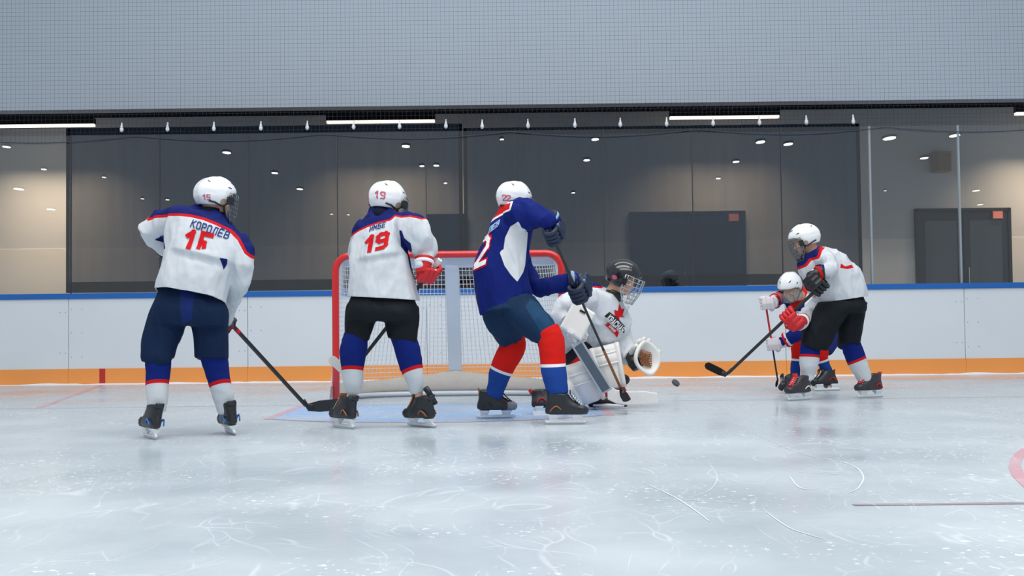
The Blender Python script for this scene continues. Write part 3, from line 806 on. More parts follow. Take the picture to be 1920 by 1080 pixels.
def glove(parent, grip, axis, back, s, m, m_trim, m_palm, elbow=None, free=False):
    """padded hockey glove: rolls over the back of the hand, four fingers and a thumb closed round the shaft, flared cuff"""
    S_ = Vector(axis).normalized(); Nn = Vector(back); Nn = (Nn - S_*Nn.dot(S_)).normalized(); Ff = S_.cross(Nn)
    if elbow is not None and (elbow - grip).dot(Ff) > 0: Ff = -Ff
    Q = lambda x, y, z: grip + (S_*x + Ff*y + Nn*z)*s     # x along the shaft, y to the knuckles, z out of the back
    mb = MB()
    MM = Matrix((S_, Ff, Nn)).transposed()
    mb.ball(Q(0, -.055, .022), (.052*s, .05*s, .028*s), MM, 14, 9)
    for k in range(3):
        mb.tube([Q(-.05, -.088+.034*k, .036+.005*k), Q(0, -.088+.034*k, .046+.005*k), Q(.05, -.088+.034*k, .036+.005*k)], [.015*s, .019*s, .015*s], 10)
    o = fuse('glove', mb, m, parent, voxel=.0055*s + .0005, smooth=3)
    sg = -1
    for k, ln_ in zip((-1.5, -.5, .5, 1.5), (.92, 1.05, 1.0, .82)):
        x = k*.0262; a0 = math.radians(88); a1 = math.radians(-95*ln_ - 20); r = .036; pts = [Q(x, -.022, .04)]
        for i in range(8):
            a = a0 + (a1-a0)*i/7; pts.append(Q(x, math.cos(a)*r*.95, math.sin(a)*r))
        rad = [.0145*s*(1 + (.12 if i in (2, 5) else -.06)) for i in range(9)]; rad[-1] *= .75
        obj('finger', MB().tube(pts, rad, 10), m, o, smooth=True)
    th = [Q(.045, -.07, .012), Q(.058, -.045, -.005), Q(.05, -.02, -.03), Q(.036, .008, -.04)]
    obj('thumb', MB().tube(th, [.017*s, .019*s, .017*s, .012*s], 10), m, o, smooth=True)
    obj('palm', MB().ball(Q(0, -.05, .0), (.044*s, .042*s, .012*s), MM), m_palm, o, smooth=True)
    e = (elbow - Q(0, -.09, .02)).normalized() if elbow is not None else -Ff
    w0 = Q(0, -.085, .018); sd = S_; R = []
    up = e.cross(sd).normalized(); sd = up.cross(e).normalized()
    for d_, rr in ((-.005, .04), (.03, .046), (.06, .054), (.085, .06)):
        R.append([w0 + e*d_*s + (sd*math.cos(t)*rr*1.05 + up*math.sin(t)*rr*.85)*s for t in [2*math.pi*j/20 for j in range(20)]])
    cu = MB().rings(R); obj('cuff', cu, m, o, smooth=True, bevel=.003)
    R2 = [[w0 + e*d_*s + (sd*math.cos(t)*rr*1.05 + up*math.sin(t)*rr*.85)*s for t in [2*math.pi*j/20 for j in range(20)]] for d_, rr in ((.05, .053), (.053, .058), (.066, .0615), (.069, .0565))]
    obj('trim', MB().rings(R2, cap=False), m_trim, o, smooth=True)
    tr = MB().tube([Q(-.052, -.036, .043), Q(0, -.036, .058), Q(.052, -.036, .043)], .006*s, 8)
    obj('trim', tr, m_trim, o, smooth=True)
    return w0 + e*.05*s, w0

def wrist_of(grip, axis, back, s, elbow):
    S_ = Vector(axis).normalized(); Nn = Vector(back); Nn = (Nn - S_*Nn.dot(S_)).normalized(); Ff = S_.cross(Nn)
    if (elbow - grip).dot(Ff) > 0: Ff = -Ff
    return grip + (Ff*-.085 + Nn*.018)*s
def reach(mb, pts, rs, g):
    """sleeve ending inside the cuff of the glove g"""
    w0 = wrist_of(*g); e = (g[4] - w0).normalized(); mb.tube(list(pts) + [w0 + e*.06*g[3], w0 + e*.02*g[3]], list(rs) + [.046*g[3], .042*g[3]], 16)

def skate(parent, base, toe, top, s=.95, m=None, accent=None, toe_m=None, lace=None, guard=None):
    """boot with tongue, laces and tendon guard on a white holder with a steel blade"""
    m = m or m_boot; accent = accent or m_copper; toe_m = toe_m or m
    f = Vector((toe[0], toe[1], 0)).normalized(); u = (top - f*-.0 - base); u = u - f*(u.dot(f) + .055*s)
    u = (u.normalized()*.5 + Vector((0,0,1))*.5).normalized(); r = f.cross(u).normalized(); u = r.cross(f).normalized()
    Q = lambda x, y, z: base + (r*x + f*y + u*z)*s
    bt = MB(); lv = [(.064,-.13,.135,.040),(.078,-.138,.147,.047),(.10,-.138,.145,.051),(.122,-.132,.118,.05),(.14,-.126,.08,.048),(.165,-.124,.045,.048),(.19,-.126,.024,.05),(.213,-.13,.016,.052)]
    def ring(z, y0, y1, wd, n=24):
        out = []
        for j in range(n):
            t = 2*math.pi*j/n; y = (y0+y1)/2 + (y1-y0)/2*math.cos(t); tt = (y-y0)/(y1-y0)
            ww = wd*(1 - .18*(1-tt) if tt < .5 else 1)
            out.append(Q(ww*math.copysign(abs(math.sin(t))**.8, math.sin(t)), y, z))
        return out
    bo = obj('skate', MB().rings([ring(*l) for l in lv]), m, parent, smooth=True); sb = bo.modifiers.new('s', 'SUBSURF'); sb.levels = 1; sb.render_levels = 1
    obj('toe_cap', MB().rings([ring(z, .045, y1 + .004, wd + .003) for z, y1, wd in ((.066,.138,.04),(.085,.15,.047),(.105,.147,.047),(.123,.124,.04))]), toe_m, bo, smooth=True)
    tg = MB(); tg.grid([Q(x, y, z) for x in (-.026,-.013,0,.013,.026) for y, z in ((.108,.122),(.078,.148),(.052,.178),(.036,.205),(.036,.228))], 5, 5)
    t_ = obj('tongue', tg, lace or m, bo, smooth=True); k = t_.modifiers.new('t', 'SOLIDIFY'); k.thickness = .008
    lc = MB()
    for k in range(6):
        y, z = .104 - .0125*k, .133 + .0135*k; lc.tube([Q(-.03, y - .006, z - .008), Q(0, y, z + .004), Q(.03, y - .006, z - .008)], .0028*s, 6)
    obj('laces', lc, m_lace, bo, smooth=True)
    gd = MB(); gd.grid([Q(x, y - abs(x)*-.3, z) for x in (-.024,-.012,0,.012,.024) for y, z in ((-.122,.185),(-.127,.2),(-.134,.219))], 5, 3)
    g_ = obj('tendon_guard', gd, guard or m, bo, smooth=True); k = g_.modifiers.new('t', 'SOLIDIFY'); k.thickness = .008
    for sx in (-1, 1):
        a = [Q(sx*(.037 + .008*math.sin(t*3)), -.105 + .075*t, .085 + .035*math.sin(t*math.pi*.9)) for t in [i/8 for i in range(9)]]
        obj('accent_stripe', MB().tube([p + r*sx*.006*s for p in a], .005*s, 6), accent, bo, smooth=True)
    h = MB()
    for y0, y1 in ((-.12, -.045), (.035, .115)):
        R = []
        for z, g, wd in ((.064, 0, .03), (.05, .006, .022), (.034, .012, .009), (.022, .0, .006)):
            R.append([Q(x, y, z) for x, y in ((-wd, y0+g), (wd, y0+g), (wd, y1-g), (-wd, y1-g))])
        h.rings(R)
    h.box((-.0055, -.135, .012), (.0055, .135, .028), Matrix.Translation(base) @ (Matrix((r, f, u)).transposed()*s).to_4x4() if False else Matrix.Translation(base) @ Matrix((r*s, f*s, u*s)).transposed().to_4x4())
    obj('blade_holder', h, m_holder, bo, bevel=.003)
    bl = MB(); pts = []
    prof = [(-.14,.012),(-.137,.004),(-.12,.001),(0,.0005),(.11,.002),(.138,.010),(.145,.02)]
    k0 = len(bl.v)
    for y, z in prof:
        for x in (-.0018, .0018): bl.v += [Q(x, y, z), Q(x, y, .018 if y < .14 else .024)]
    for i in range(len(prof)-1):
        a, b = i*4, (i+1)*4; bl.f += [(a,b,b+1,a+1),(a+2,a+3,b+3,b+2),(a,a+2,b+2,b),(a+1,b+1,b+3,a+3)]
    obj('blade', bl, m_steel, bo)
    return Q

def stick(lab, butt, heel, tip, m, tape_m, shaft_w=.013, bh=.068, up=None, tape=1.0, knob=True, grip_band=None):
    o = empty('hockey_stick', heel, label=lab, category='hockey stick')
    ax = (heel - butt).normalized(); sd = ax.cross((tip - heel).normalized()).normalized(); fr_ = sd.cross(ax)
    def ring(p, a, b): return [p + fr_*x*a + sd*y*b for x, y in ((-1,-.6),(-.6,-1),(.6,-1),(1,-.6),(1,.6),(.6,1),(-.6,1),(-1,.6))]
    sh = MB().rings([ring(butt, shaft_w, shaft_w*.75), ring(heel - ax*.02, shaft_w*.95, shaft_w*.7)])
    obj('shaft', sh, m, o)
    if knob: obj('butt_tape', MB().rings([ring(butt - ax*.006, shaft_w*1.35, shaft_w*1.1), ring(butt + ax*.1, shaft_w*1.2, shaft_w*.95)]), tape_m, o)
    if grip_band is not None:
        a = butt.lerp(heel, grip_band[0]); b = butt.lerp(heel, grip_band[1]); obj('shaft_band', MB().rings([ring(a, shaft_w*1.06, shaft_w*.82), ring(b, shaft_w*1.06, shaft_w*.82)]), grip_band[2], o)
    bd = (tip - heel); L_ = bd.length; bd.normalize(); uu = (up or -ax); uu = (Vector(uu) - bd*Vector(uu).dot(bd)).normalized(); nn = bd.cross(uu)
    R = []; n = 12
    for i in range(n + 1):
        t = i/n; c0 = heel + bd*L_*t + nn*(.022*t*t); hh = bh*(.62 + .38*min(1, t*3))*(1 if t < .85 else math.sqrt(max(.12, 1 - ((t-.85)/.16)**2))); th = .009*(1 - .45*t)
        c0 = c0 + uu*(bh*.5)*0
        R.append([c0 + uu*(hh*v) + nn*w_*th for v, w_ in ((-.5,-.5),(-.5,.5),(0,.6),(.5,.5),(.5,-.5),(0,-.6))])
    b_ = MB().rings([[heel - ax*.06 + fr_*x*shaft_w + sd*y*shaft_w*.75 for x, y in ((-1,-.8),(-1,.8),(0,.9),(1,.8),(1,-.8),(0,-.9))][:6]] + [])if False else MB()
    b_.rings(R); obj('blade', b_, tape_m if tape >= 1 else m, o, smooth=False, bevel=.002)
    hk = MB().tube([heel - ax*.07, heel - ax*.03, heel + bd*.01, heel + bd*.05], [shaft_w, shaft_w*1.05, bh*.34, bh*.3], 8)
    hk2 = MB()
    for p in hk.v: q = p - heel; hk2.v.append(heel + q - nn*q.dot(nn)*.55)
    hk2.f = hk.f; obj('hosel', hk2, m, o, smooth=True)
    rebase(o); return o

def T(x, y, d): return P(x, y, d)
def LO(rows):
    """rows of (xl, yl, xr, yr, distance, depth ratio)"""
    return [(P(a, b, d), P(c_, e, d), r) for a, b, c_, e, d, r in rows]
def hemcut(x0, y0, x1, y1, d, rad, tilt=0, lo=-9, hi=9, keep=()):
    a = P(x0, y0, d); b = P(x1, y1, d); t = (b-a).normalized(); n = Vector((t.z, tilt, -t.x))
    if n.z > 0: n = Vector((-n.x, tilt, -n.z))
    return (a, n.normalized(), (a+b)/2 + Vector((0, 0, -.03)), rad, t, lo, hi, keep)
def sock(parent, rows, name_mat, m, d, wr=.004):
    return fuse('sock', MB().loft(LO(rows), 22, 5), m, parent, voxel=.009, smooth=3, wrinkle=wr, wdir=(9, 9, 14), fields=d)
LOY = {}
m_sock_w = mat('sock_white_home', srgb(208, 213, 218), .9, bump=.25, bscale=220, layers=[('stripe', -.022, RED), ('stripe', 0, ROYAL)])
m_sock_r = mat('sock_blue_away', srgb(30, 68, 146), .9, bump=.25, bscale=220, layers=[('stripe', -.02, srgb(236, 234, 240)), ('stripe', 0, srgb(212, 30, 24))])
def m_jersey(name, layers, base=WHITE_J): return mat(name, base, .85, bump=.22, bscale=35, layers=layers)
m_pants_navy = mat('pants_navy', srgb(12, 34, 66), .75, bump=.2, bscale=40, layers=[('panel', 0, srgb(18, 40, 100))])
m_pants_blue = mat('pants_blue', srgb(16, 46, 78), .7, bump=.2, bscale=40, layers=[('panel', 0, srgb(24, 66, 100))])
m_pants_black = mat('pants_black', srgb(20, 25, 31), .7, bump=.2, bscale=40)

# ------------------------------------------------------------------ player 15/16, far left
p = person('hockey player in white jersey and navy pants, elbow out, leftmost on the ice', (P(360, 600, 6.85).x, 6.85, 0))
M = frame((.72, .66, -.12), (0.05, .05, 1)); hc = P(402, 376, 7.02)
d = 6.85
butt = P(300,462,7.1); heel = P(577,764,7.9); tip = P(646,757,7.75); ax = heel - butt
gA = (butt.lerp(heel, .05), ax, (-.6,-.7,.2), .95, P(286,444,7.0)); gB = (butt.lerp(heel, .425), ax, (.75,-.6,.2), 1.0, P(448,530,6.95))
wrl = gA[0]; wrr = gB[0]; wA, wB = wrist_of(*gA), wrist_of(*gB)
body(p, hc, M, .98, P(394, 402, 7.0), P(385, 440, 6.93), P(360, 575, 6.85),
     [(P(318, 415, 6.98), P(280, 434, 6.95), wA, wrl), (P(450, 455, 6.93), P(449, 528, 6.93), wB, wrr)],
     [(P(325, 590, 6.85), P(296, 672, 6.8), P(294, 770, 6.78), P(272, 795, 6.9)), (P(392, 590, 6.88), P(398, 672, 6.88), P(425, 772, 6.95), P(415, 795, 7.08))], m_bluek)
helmet(p, hc, M, .98, m_helm_w, '15', 140, -22, face='cage', fs=.03)
mb = MB().loft(LO([(374,384,420,400,7.02,.8),(345,391,442,432,6.99,.66),(318,394,458,452,6.95,.58),(312,425,452,478,6.9,.6),(312,455,440,498,6.87,.64),(306,482,431,520,6.85,.68),(299,512,425,548,6.84,.7),(293,545,422,580,6.83,.7),(290,575,420,605,6.83,.7)]), 28, 4, 2.3, .25)
reach(mb, [T(330,416,6.97), T(300,417,6.95), T(280,432,6.94), T(288,443,7.0)], [.075,.078,.073,.062], gA)
mb.tube([T(440,452,6.93), T(455,472,6.9), T(456,498,6.88), T(450,525,6.9), T(441,547,7.02)], [.078,.07,.066,.06,.054], 16)
reach(mb, [T(450,525,6.9), T(441,547,7.02)], [.06,.054], gB)
yk = [(262,404),(282,399),(303,397),(331,398),(353,400),(378,406),(400,415),(425,427),(442,445),(456,470),(474,484),(500,488),(500,350),(255,350)]
mj = m_jersey('jersey_white_navy_yoke', [('yoke', -.017, RED), ('yoke', 0, NAVY), ('arm', 0, NAVY), ('arm2', 0, NAVY)])
j = fuse('jersey', mb, mj, p, voxel=.0085, smooth=5, wrinkle=.022, cuts=[hemcut(294,545,424,567,6.84,.3,-.22,-9,9,[(T(453,515,6.9),.07),(T(450,528,6.92),.07),(T(445,540,6.98),.07),(T(440,552,7.06),.07),(T(436,562,7.14),.07),(T(432,572,7.22),.07),(T(428,582,7.3),.09)])], thick=.006, folds=[(f_line(322,464,430,490,6.75), T(318,470,6.75).x, T(436,470,6.75).x, .02)],
     fields={'yoke': f_poly(yk, 6.74), 'arm': f_poly([(290,450),(312,440),(316,446),(324,470),(318,470),(308,455)], 6.95), 'arm2': f_poly([(424,486),(437,488),(434,497),(429,508),(426,496)], 6.9)})
bpy.context.view_layer.update()
Wm = surf_map(j, 343, 461, 17.5, 3.6, 5.5, -29, 6.7)
lettering('back_number', '1', lambda u, v: Wm(u*1.55, v), m_redcloth, j, wid=.3, gap=.98)
lettering('back_number', ' ь', lambda u, v: Wm(u*1.5, v*1.05), m_redcloth, j, wid=.3, gap=.98)
Wm = surf_map(j, 351, 423, 10.6, 3.5, 3.0, -13, 6.7)
lettering('name_letters', 'КОРОЛЁВ', Wm, m_bluecloth, j, wid=.17, gap=.95)
Wm = surf_map(j, 466, 525, 6, 1, 3, -24, 6.7)
lettering('sleeve_number', '1', Wm, m_redcloth, j, wid=.3)
mb = MB().loft(LO([(312,522,408,545,6.86,.6),(288,572,425,582,6.86,.72),(277,606,426,612,6.86,.6)]), 26, 4, 2.4)
mb.loft(LO([(290,570,352,585,6.86,.9),(274,610,345,618,6.84,.88),(268,640,332,646,6.82,.88),(264,664,325,669,6.8,.85),(264,668,324,673,6.8,.85)]), 24, 4, 2.4)
mb.loft(LO([(358,580,426,582,6.87,.85),(362,612,426,614,6.88,.88),(365,642,427,643,6.89,.88),(366,667,427,669,6.9,.85),(367,672,427,673,6.9,.85)]), 24, 4, 2.4)
fuse('pants', mb, m_pants_navy, p, voxel=.0095, smooth=3, wrinkle=.012, fields={'panel': f_poly([(342,530),(372,535),(368,600),(350,607)], 6.8)})
sock(p, [(274,655,321,657,6.8,.95),(273,697,320,690,6.8,.95),(273,722,316,717,6.79,.95),(275,746,315,744,6.78,.95),(277,775,310,772,6.78,1)], None, m_sock_w, {'stripe': f_line(273,718,317,713,6.79,.25)})
sock(p, [(370,655,426,657,6.9,.9),(382,691,429,690,6.92,.95),(392,722,433,716,6.93,.95),(399,746,439,744,6.95,.95),(409,777,441,768,6.97,1)], None, m_sock_w, {'stripe': f_line(390,724,433,712,6.93,.25)})
skate(p, G(281,822), (-.55,.83), P(294,776,6.78), .98, accent=m_blueacc)
skate(p, G(432,814), (-.45,.89), P(426,778,6.95), .98, accent=m_blueacc)
glove(p, *gA[:4], m_black, m_redcloth, m_red, elbow=gA[4])
glove(p, *gB[:4], m_black, m_redcloth, m_tapew, elbow=gB[4])
rebase(p)
stick('black hockey stick of the leftmost player, blade by the left goalpost', butt, heel, tip, m_rubber, m_rubber, .0145, .078, up=(0,0,1), grip_band=(.49, .51, m_red))

# ------------------------------------------------------------------ player 19
p = person('hockey player in white jersey and black pants, back turned, before the left goalpost', (P(715, 600, 7.25).x, 7.25, 0))
butt = P(824,488,7.2); heel = P(655,703,7.66); tip = P(618,671,7.62); ax = heel - butt
gA = (butt.lerp(heel, .42), ax, (-.3,.9,.1), 1.0, P(690,530,7.5)); gB = (butt.lerp(heel, .09), ax, (.8,-.6,.1), 1.15, P(800,455,7.22)); wA, wB = wrist_of(*gA), wrist_of(*gB)
M = frame((.62, .72, -.18), (0.05, .05, 1)); hc = P(725, 382, 7.38)
body(p, hc, M, 1.0, P(713, 402, 7.33), P(718, 440, 7.28), P(716, 575, 7.25),
     [(P(680, 430, 7.3), P(668, 500, 7.45), wA, gA[0]), (P(762, 420, 7.25), P(798, 454, 7.22), wB, gB[0])],
     [(P(685, 590, 7.25), P(664, 640, 7.25), P(663, 730, 7.28), P(635, 780, 7.4)), (P(750, 590, 7.25), P(755, 640, 7.25), P(785, 730, 7.28), P(765, 780, 7.4))], m_bluek)
helmet(p, hc, M, 1.0, m_helm_w, '19', 152, -12, face='cage', fs=.04)
mb = MB().loft(LO([(696,390,734,391,7.36,.8),(684,408,748,402,7.33,.7),(674,425,762,420,7.3,.66),(663,452,764,450,7.27,.68),(657,482,767,480,7.25,.7),(655,510,773,512,7.25,.7),(654,538,780,545,7.25,.7),(653,570,787,578,7.25,.7),(652,600,790,606,7.25,.7)]), 28, 4, 2.2, .25)
mb.loft(LO([(735,402,740,438,7.3,.9),(758,397,754,445,7.25,.9),(784,402,762,458,7.2,.9),(803,419,768,470,7.2,.9),(814,440,774,476,7.22,.9),(819,462,782,482,7.24,.9),(819,474,788,486,7.25,.9)]), 20, 4)
reach(mb, [T(690,425,7.3), T(678,440,7.33), T(669,475,7.42), T(676,505,7.5), T(705,535,7.55)], [.07,.07,.065,.062,.055], gA)
reach(mb, [T(795,455,7.22), T(802,470,7.24)], [.06,.055], gB)
yk = [(640,440),(668,427),(685,420),(705,413),(728,407),(736,398),(750,403),(768,402),(790,407),(800,402),(790,370),(640,370)]
mj = m_jersey('jersey_white_black_pants', [('yoke', -.012, RED), ('yoke', 0, NAVY), ('side', 0, NAVY)])
j = fuse('jersey', mb, mj, p, voxel=.0085, smooth=5, wrinkle=.022, cuts=[hemcut(653,556,786,563,7.25,.3,0)], thick=.006, folds=[(f_line(660,486,755,470,7.1), T(664,470,7.1).x, T(760,470,7.1).x, .014)],
     fields={'yoke': f_poly(yk, 7.1), 'side': f_poly([(750,432),(755,434),(760,448),(772,458),(774,470),(768,480),(777,510),(781,530),(776,524),(768,500),(764,478),(752,462)], 7.2)})
bpy.context.view_layer.update()
Wm = surf_map(j, 683, 472, 17.5, -4.6, 3, -27, 7.1)
lettering('back_number', '19', lambda u, v: Wm(u*1.6 - (.35 if u > .75 else 0), v), m_redcloth, j, wid=.28, gap=1.0)
Wm = surf_map(j, 690, 432, 8.2, -2.6, 1.2, -9, 7.1)
lettering('name_letters', 'ИМБЕ', Wm, m_bluecloth, j, wid=.2, gap=.95)
mb = MB().loft(LO([(668,540,770,544,7.25,.6),(658,560,778,565,7.25,.66),(651,580,785,587,7.25,.7),(648,600,785,604,7.25,.62)]), 26, 4, 2.4)
mb.loft(LO([(651,570,714,576,7.25,.9),(647,604,703,606,7.25,.9),(646,630,693,636,7.25,.9),(647,636,691,641,7.25,.9)]), 24, 4, 2.4)
mb.loft(LO([(717,570,785,576,7.25,.9),(722,604,785,606,7.25,.9),(727,630,783,636,7.25,.9),(729,634,780,641,7.25,.9)]), 24, 4, 2.4)
fuse('pants', mb, m_pants_black, p, voxel=.0095, smooth=3, wrinkle=.012)
sock(p, [(646,622,691,628,7.25,.95),(637,655,689,652,7.25,.95),(640,690,682,690,7.26,.95),(643,712,681,712,7.27,.95),(650,740,676,736,7.3,1)], None, m_sock_w, {'stripe': f_line(640,689,682,689,7.26,.2)})
sock(p, [(729,622,780,628,7.25,.95),(740,660,789,658,7.25,.95),(752,698,793,688,7.26,.95),(760,712,796,708,7.27,.95),(768,736,797,730,7.3,1)], None, m_sock_w, {'stripe': f_line(751,699,793,684,7.26,.2)})
skate(p, G(644,803), (-.62,.78), P(668,738,7.25), .98, accent=m_copper, lace=m_copper)
skate(p, G(791,801), (-.72,.69), P(784,736,7.25), .98, accent=m_copper, lace=m_copper)
obj('loose_strap', MB().tube([P(798,727,7.22), P(808,742,7.24), P(817,757,7.26)], [.02,.018,.015], 10), m_black, p, smooth=True)
glove(p, *gB[:4], m_red, m_whitecloth, m_black, elbow=gB[4])
glove(p, *gA[:4], m_red, m_whitecloth, m_black, elbow=gA[4])
rebase(p)
stick('dark hockey stick with white blade of the player numbered 19', butt, heel, tip, m_rubber, m_tapew, .012, .06, up=(.6,0,1))

# ------------------------------------------------------------------ player in blue
p = person('hockey player in blue jersey with red socks, right arm raised, before the goal', (P(970, 600, 7.6).x, 7.6, 0))
butt = P(1031,432,7.38); heel = P(1166,733,8.33); tip = P(1178,757,8.1); ax = heel - butt
gA = (butt.lerp(heel, .36), ax, (-.1,-.75,.75), 1.3, P(1000,532,7.8)); gB = (butt.lerp(heel, .03), ax, (.9,-.4,.1), 1.12, P(1022,398,7.42)); wA, wB = wrist_of(*gA), wrist_of(*gB)
M = frame((.72, .64, -.22), (.1, .05, 1)); hc = P(962, 380, 7.72)
body(p, hc, M, .98, P(950, 405, 7.7), P(952, 440, 7.65), P(950, 565, 7.65),
     [(P(985, 405, 7.5), P(1022, 408, 7.42), wB, gB[0]), (P(960, 430, 7.85), P(992, 530, 7.82), wA, gA[0])],
     [(P(938, 585, 7.7), P(960, 652, 7.8), P(922, 735, 7.9), P(965, 768, 7.88)), (P(965, 582, 7.58), P(1035, 640, 7.48), P(1046, 732, 7.42), P(1088, 775, 7.42))], m_redcloth)
helmet(p, hc, M, .98, m_helm_w, '22', 152, -22, face='cage', fs=.034)
mb = MB().loft(LO([(938,398,968,382,7.72,.8),(926,412,996,390,7.68,.7),(916,432,1003,412,7.65,.68),(905,458,998,445,7.65,.7),(895,482,991,478,7.65,.72),(888,508,990,506,7.65,.75),(890,540,993,532,7.65,.75),(897,575,998,560,7.65,.75),(908,612,1006,592,7.65,.72)]), 28, 4, 2.2, .25)
mb.loft(LO([(952,380,968,430,7.6,.9),(978,371,990,432,7.52,.9),(1002,380,1003,428,7.47,.9),(1024,394,1014,426,7.43,.9),(1040,404,1022,430,7.41,.9)]), 20, 4)
reach(mb, [T(965,440,7.85), T(978,500,7.85), T(994,528,7.82), T(1012,540,7.79)], [.07,.07,.066,.06], gA)
reach(mb, [T(1022,408,7.42), T(1030,415,7.41)], [.06,.055], gB)
sp_ = [(972,417),(978,428),(990,434),(988,462),(985,496),(981,510),(970,528),(958,515),(946,498),(937,473),(941,468),(944,467),(947,445),(957,424)]
col = [(900,440),(915,420),(928,411),(945,402),(957,398),(962,380),(930,380),(890,420)]
mj = m_jersey('jersey_blue', [('side', 0, srgb(226, 228, 232)), ('neck', 0, srgb(236, 230, 236)), ('neck', .012, RED)], base=srgb(16, 34, 112))
j = fuse('jersey', mb, mj, p, voxel=.0085, smooth=5, wrinkle=.022, cuts=[hemcut(902,591,998,562,7.65,.27,0)], thick=.006, fields={'side': f_poly(sp_, 7.5, y1=7.66), 'neck': f_poly(col, 7.6)})
bpy.context.view_layer.update()
for w_, off, mm, nm in ((.34, .003, m_redcloth, 'number_edge'), (.2, .006, m_whitecloth, 'back_number')):
    Wm = surf_map(j, 891, 499, 16.5, -7, 8.5, -49, 7.5, off)
    lettering(nm, '2', lambda u, v: Wm(u*1.75, v), mm, j, wid=w_, step=.08)
Wm = surf_map(j, 915, 436, 8, -6, 3, -11, 7.5)
lettering('name_letters', 'ЛЕВ', Wm, m_palecloth, j, wid=.28, gap=.9)
mb = MB().loft(LO([(912,550,986,542,7.65,.62),(905,590,1012,578,7.63,.75)]), 26, 4, 2.3)
mb.loft(LO([(902,578,985,575,7.68,.85),(908,600,988,592,7.7,.88),(922,626,986,612,7.75,.88),(937,647,980,630,7.78,.9),(939,652,981,634,7.79,.9)]), 24, 4, 2.4)
mb.loft(LO([(930,580,1003,558,7.62,.85),(950,602,1022,584,7.57,.85),(978,625,1036,600,7.52,.88),(999,640,1046,615,7.49,.9),(1002,644,1048,619,7.49,.9)]), 24, 4, 2.4)
fuse('pants', mb, m_pants_blue, p, voxel=.0095, smooth=3, wrinkle=.012, fields={'panel': f_poly([(995,560),(1012,570),(1048,618),(1020,632),(1000,600),(985,575)], 7.5, y1=7.56)})
sock(p, [(940,636,983,622,7.78,.95),(932,656,986,650,7.8,.95),(924,674,978,672,7.82,.95),(917,695,959,704,7.85,.95),(914,718,948,728,7.87,.95),(911,738,939,750,7.88,1)], None, m_sock_r, {'stripe': f_line(917,682,961,700,7.85,-.1)})
sock(p, [(1004,632,1046,606,7.49,.95),(1010,655,1058,634,7.47,.95),(1013,682,1061,680,7.45,.95),(1016,706,1063,702,7.43,.95),(1026,740,1066,738,7.42,1)], None, m_sock_r, {'stripe': f_line(1013,683,1061,681,7.45,0)})
skate(p, G(930,785), (1,.08), P(924,738,7.88), .97, accent=m_boot, toe_m=m_bootg, guard=m_copper)
skate(p, G(1061,796), (1,-.02), P(1045,738,7.42), .98, accent=m_copper)
glove(p, *gB[:4], m_navyg, m_palecloth, m_black, elbow=gB[4])
glove(p, *gA[:4], m_navyg, m_palecloth, m_black, elbow=gA[4])
rebase(p)
stick('dark hockey stick of the blue jersey player, crossing the kneeling goalkeeper', butt, heel, tip, m_rubber, m_tape, .012, .06, up=(1,0,.3), grip_band=(.72, .97, m_copper))

# ------------------------------------------------------------------ goalkeeper
p = person('hockey goalkeeper in white jersey, black helmet and white pads, crouched beside the goal', (P(1110, 700, 8.9).x, 8.9, 0))
M = frame((.86, -.3, -.38), (.15, 0, 1)); hc = P(1166, 524, 8.75)
body(p, hc, M, 1.0, P(1147, 552, 8.8), P(1130, 580, 8.85), P(1085, 662, 9.0),
     [(P(1108, 562, 8.8), P(1052, 585, 8.63), P(1068, 600, 8.55), P(1082, 600, 8.5)), (P(1158, 580, 8.95), P(1172, 640, 8.95), P(1192, 662, 8.8), P(1205, 668, 8.75))],
     [(P(1086, 668, 8.95), P(1086, 690, 8.76), P(1112, 745, 8.78), P(1150, 755, 8.75)), (P(1105, 665, 9.05), P(1145, 650, 8.85), P(1160, 722, 8.9), P(1178, 735, 8.85))])
Wh, Fh = helmet(p, hc, M, 1.05, m_helm_k, None, face='cage', goalie=True)
tg = MB(); q0 = Fh(0, -.13); pts = []
for i in range(9):
    a = -1 + 2*i/8
    for jj in range(4): pts.append(q0 + M @ Vector((a*.06*(1 - jj*.12), -.01 - .02*abs(a), -.02 - .035*jj)))
tg.grid(pts, 9, 4); t_ = obj('throat_guard', tg, m_visor, p, smooth=True); k = t_.modifiers.new('t', 'SOLIDIFY'); k.thickness = .004
mb = MB().loft(LO([(1132,540,1160,556,8.8,.8),(1108,530,1170,575,8.82,.8),(1090,540,1182,598,8.85,.75),(1078,565,1182,618,8.87,.75),(1074,598,1172,638,8.9,.75),(1076,630,1150,660,8.95,.75),(1080,655,1130,680,8.98,.75)]), 28, 4, 2.2, .25)
mb.tube([T(1108,558,8.75), T(1080,562,8.68), T(1056,578,8.62), T(1050,592,8.6), T(1062,602,8.56)], [.1,.09,.085,.075,.06], 16)
mb.tube([T(1052,575,8.62), T(1048,600,8.62), T(1056,635,8.75), T(1062,655,8.85)], [.05,.07,.075,.05], 14)
mb.loft(LO([(1128,575,1180,590,8.9,.9),(1138,610,1183,612,8.9,.9),(1146,640,1186,632,8.88,.9),(1158,668,1188,645,8.85,.9),(1168,686,1192,652,8.82,.9)]), 20, 4)
yk = [(1078,545),(1098,532),(1110,537),(1125,538),(1137,531),(1140,500),(1080,500)]
mj = m_jersey('jersey_goalkeeper', [('yoke', -.014, RED), ('yoke', 0, NAVY)], base=srgb(214, 219, 226))
j = fuse('jersey', mb, mj, p, voxel=.009, smooth=4, wrinkle=.022, thick=.0, fields={'yoke': f_poly(yk, 8.85)})
bpy.context.view_layer.update()
obj('neck_guard', MB().tube([P(1157,543,8.78), P(1153,549,8.79), P(1149,556,8.8)], [.064,.068,.075], 18), m_black, p, smooth=True)
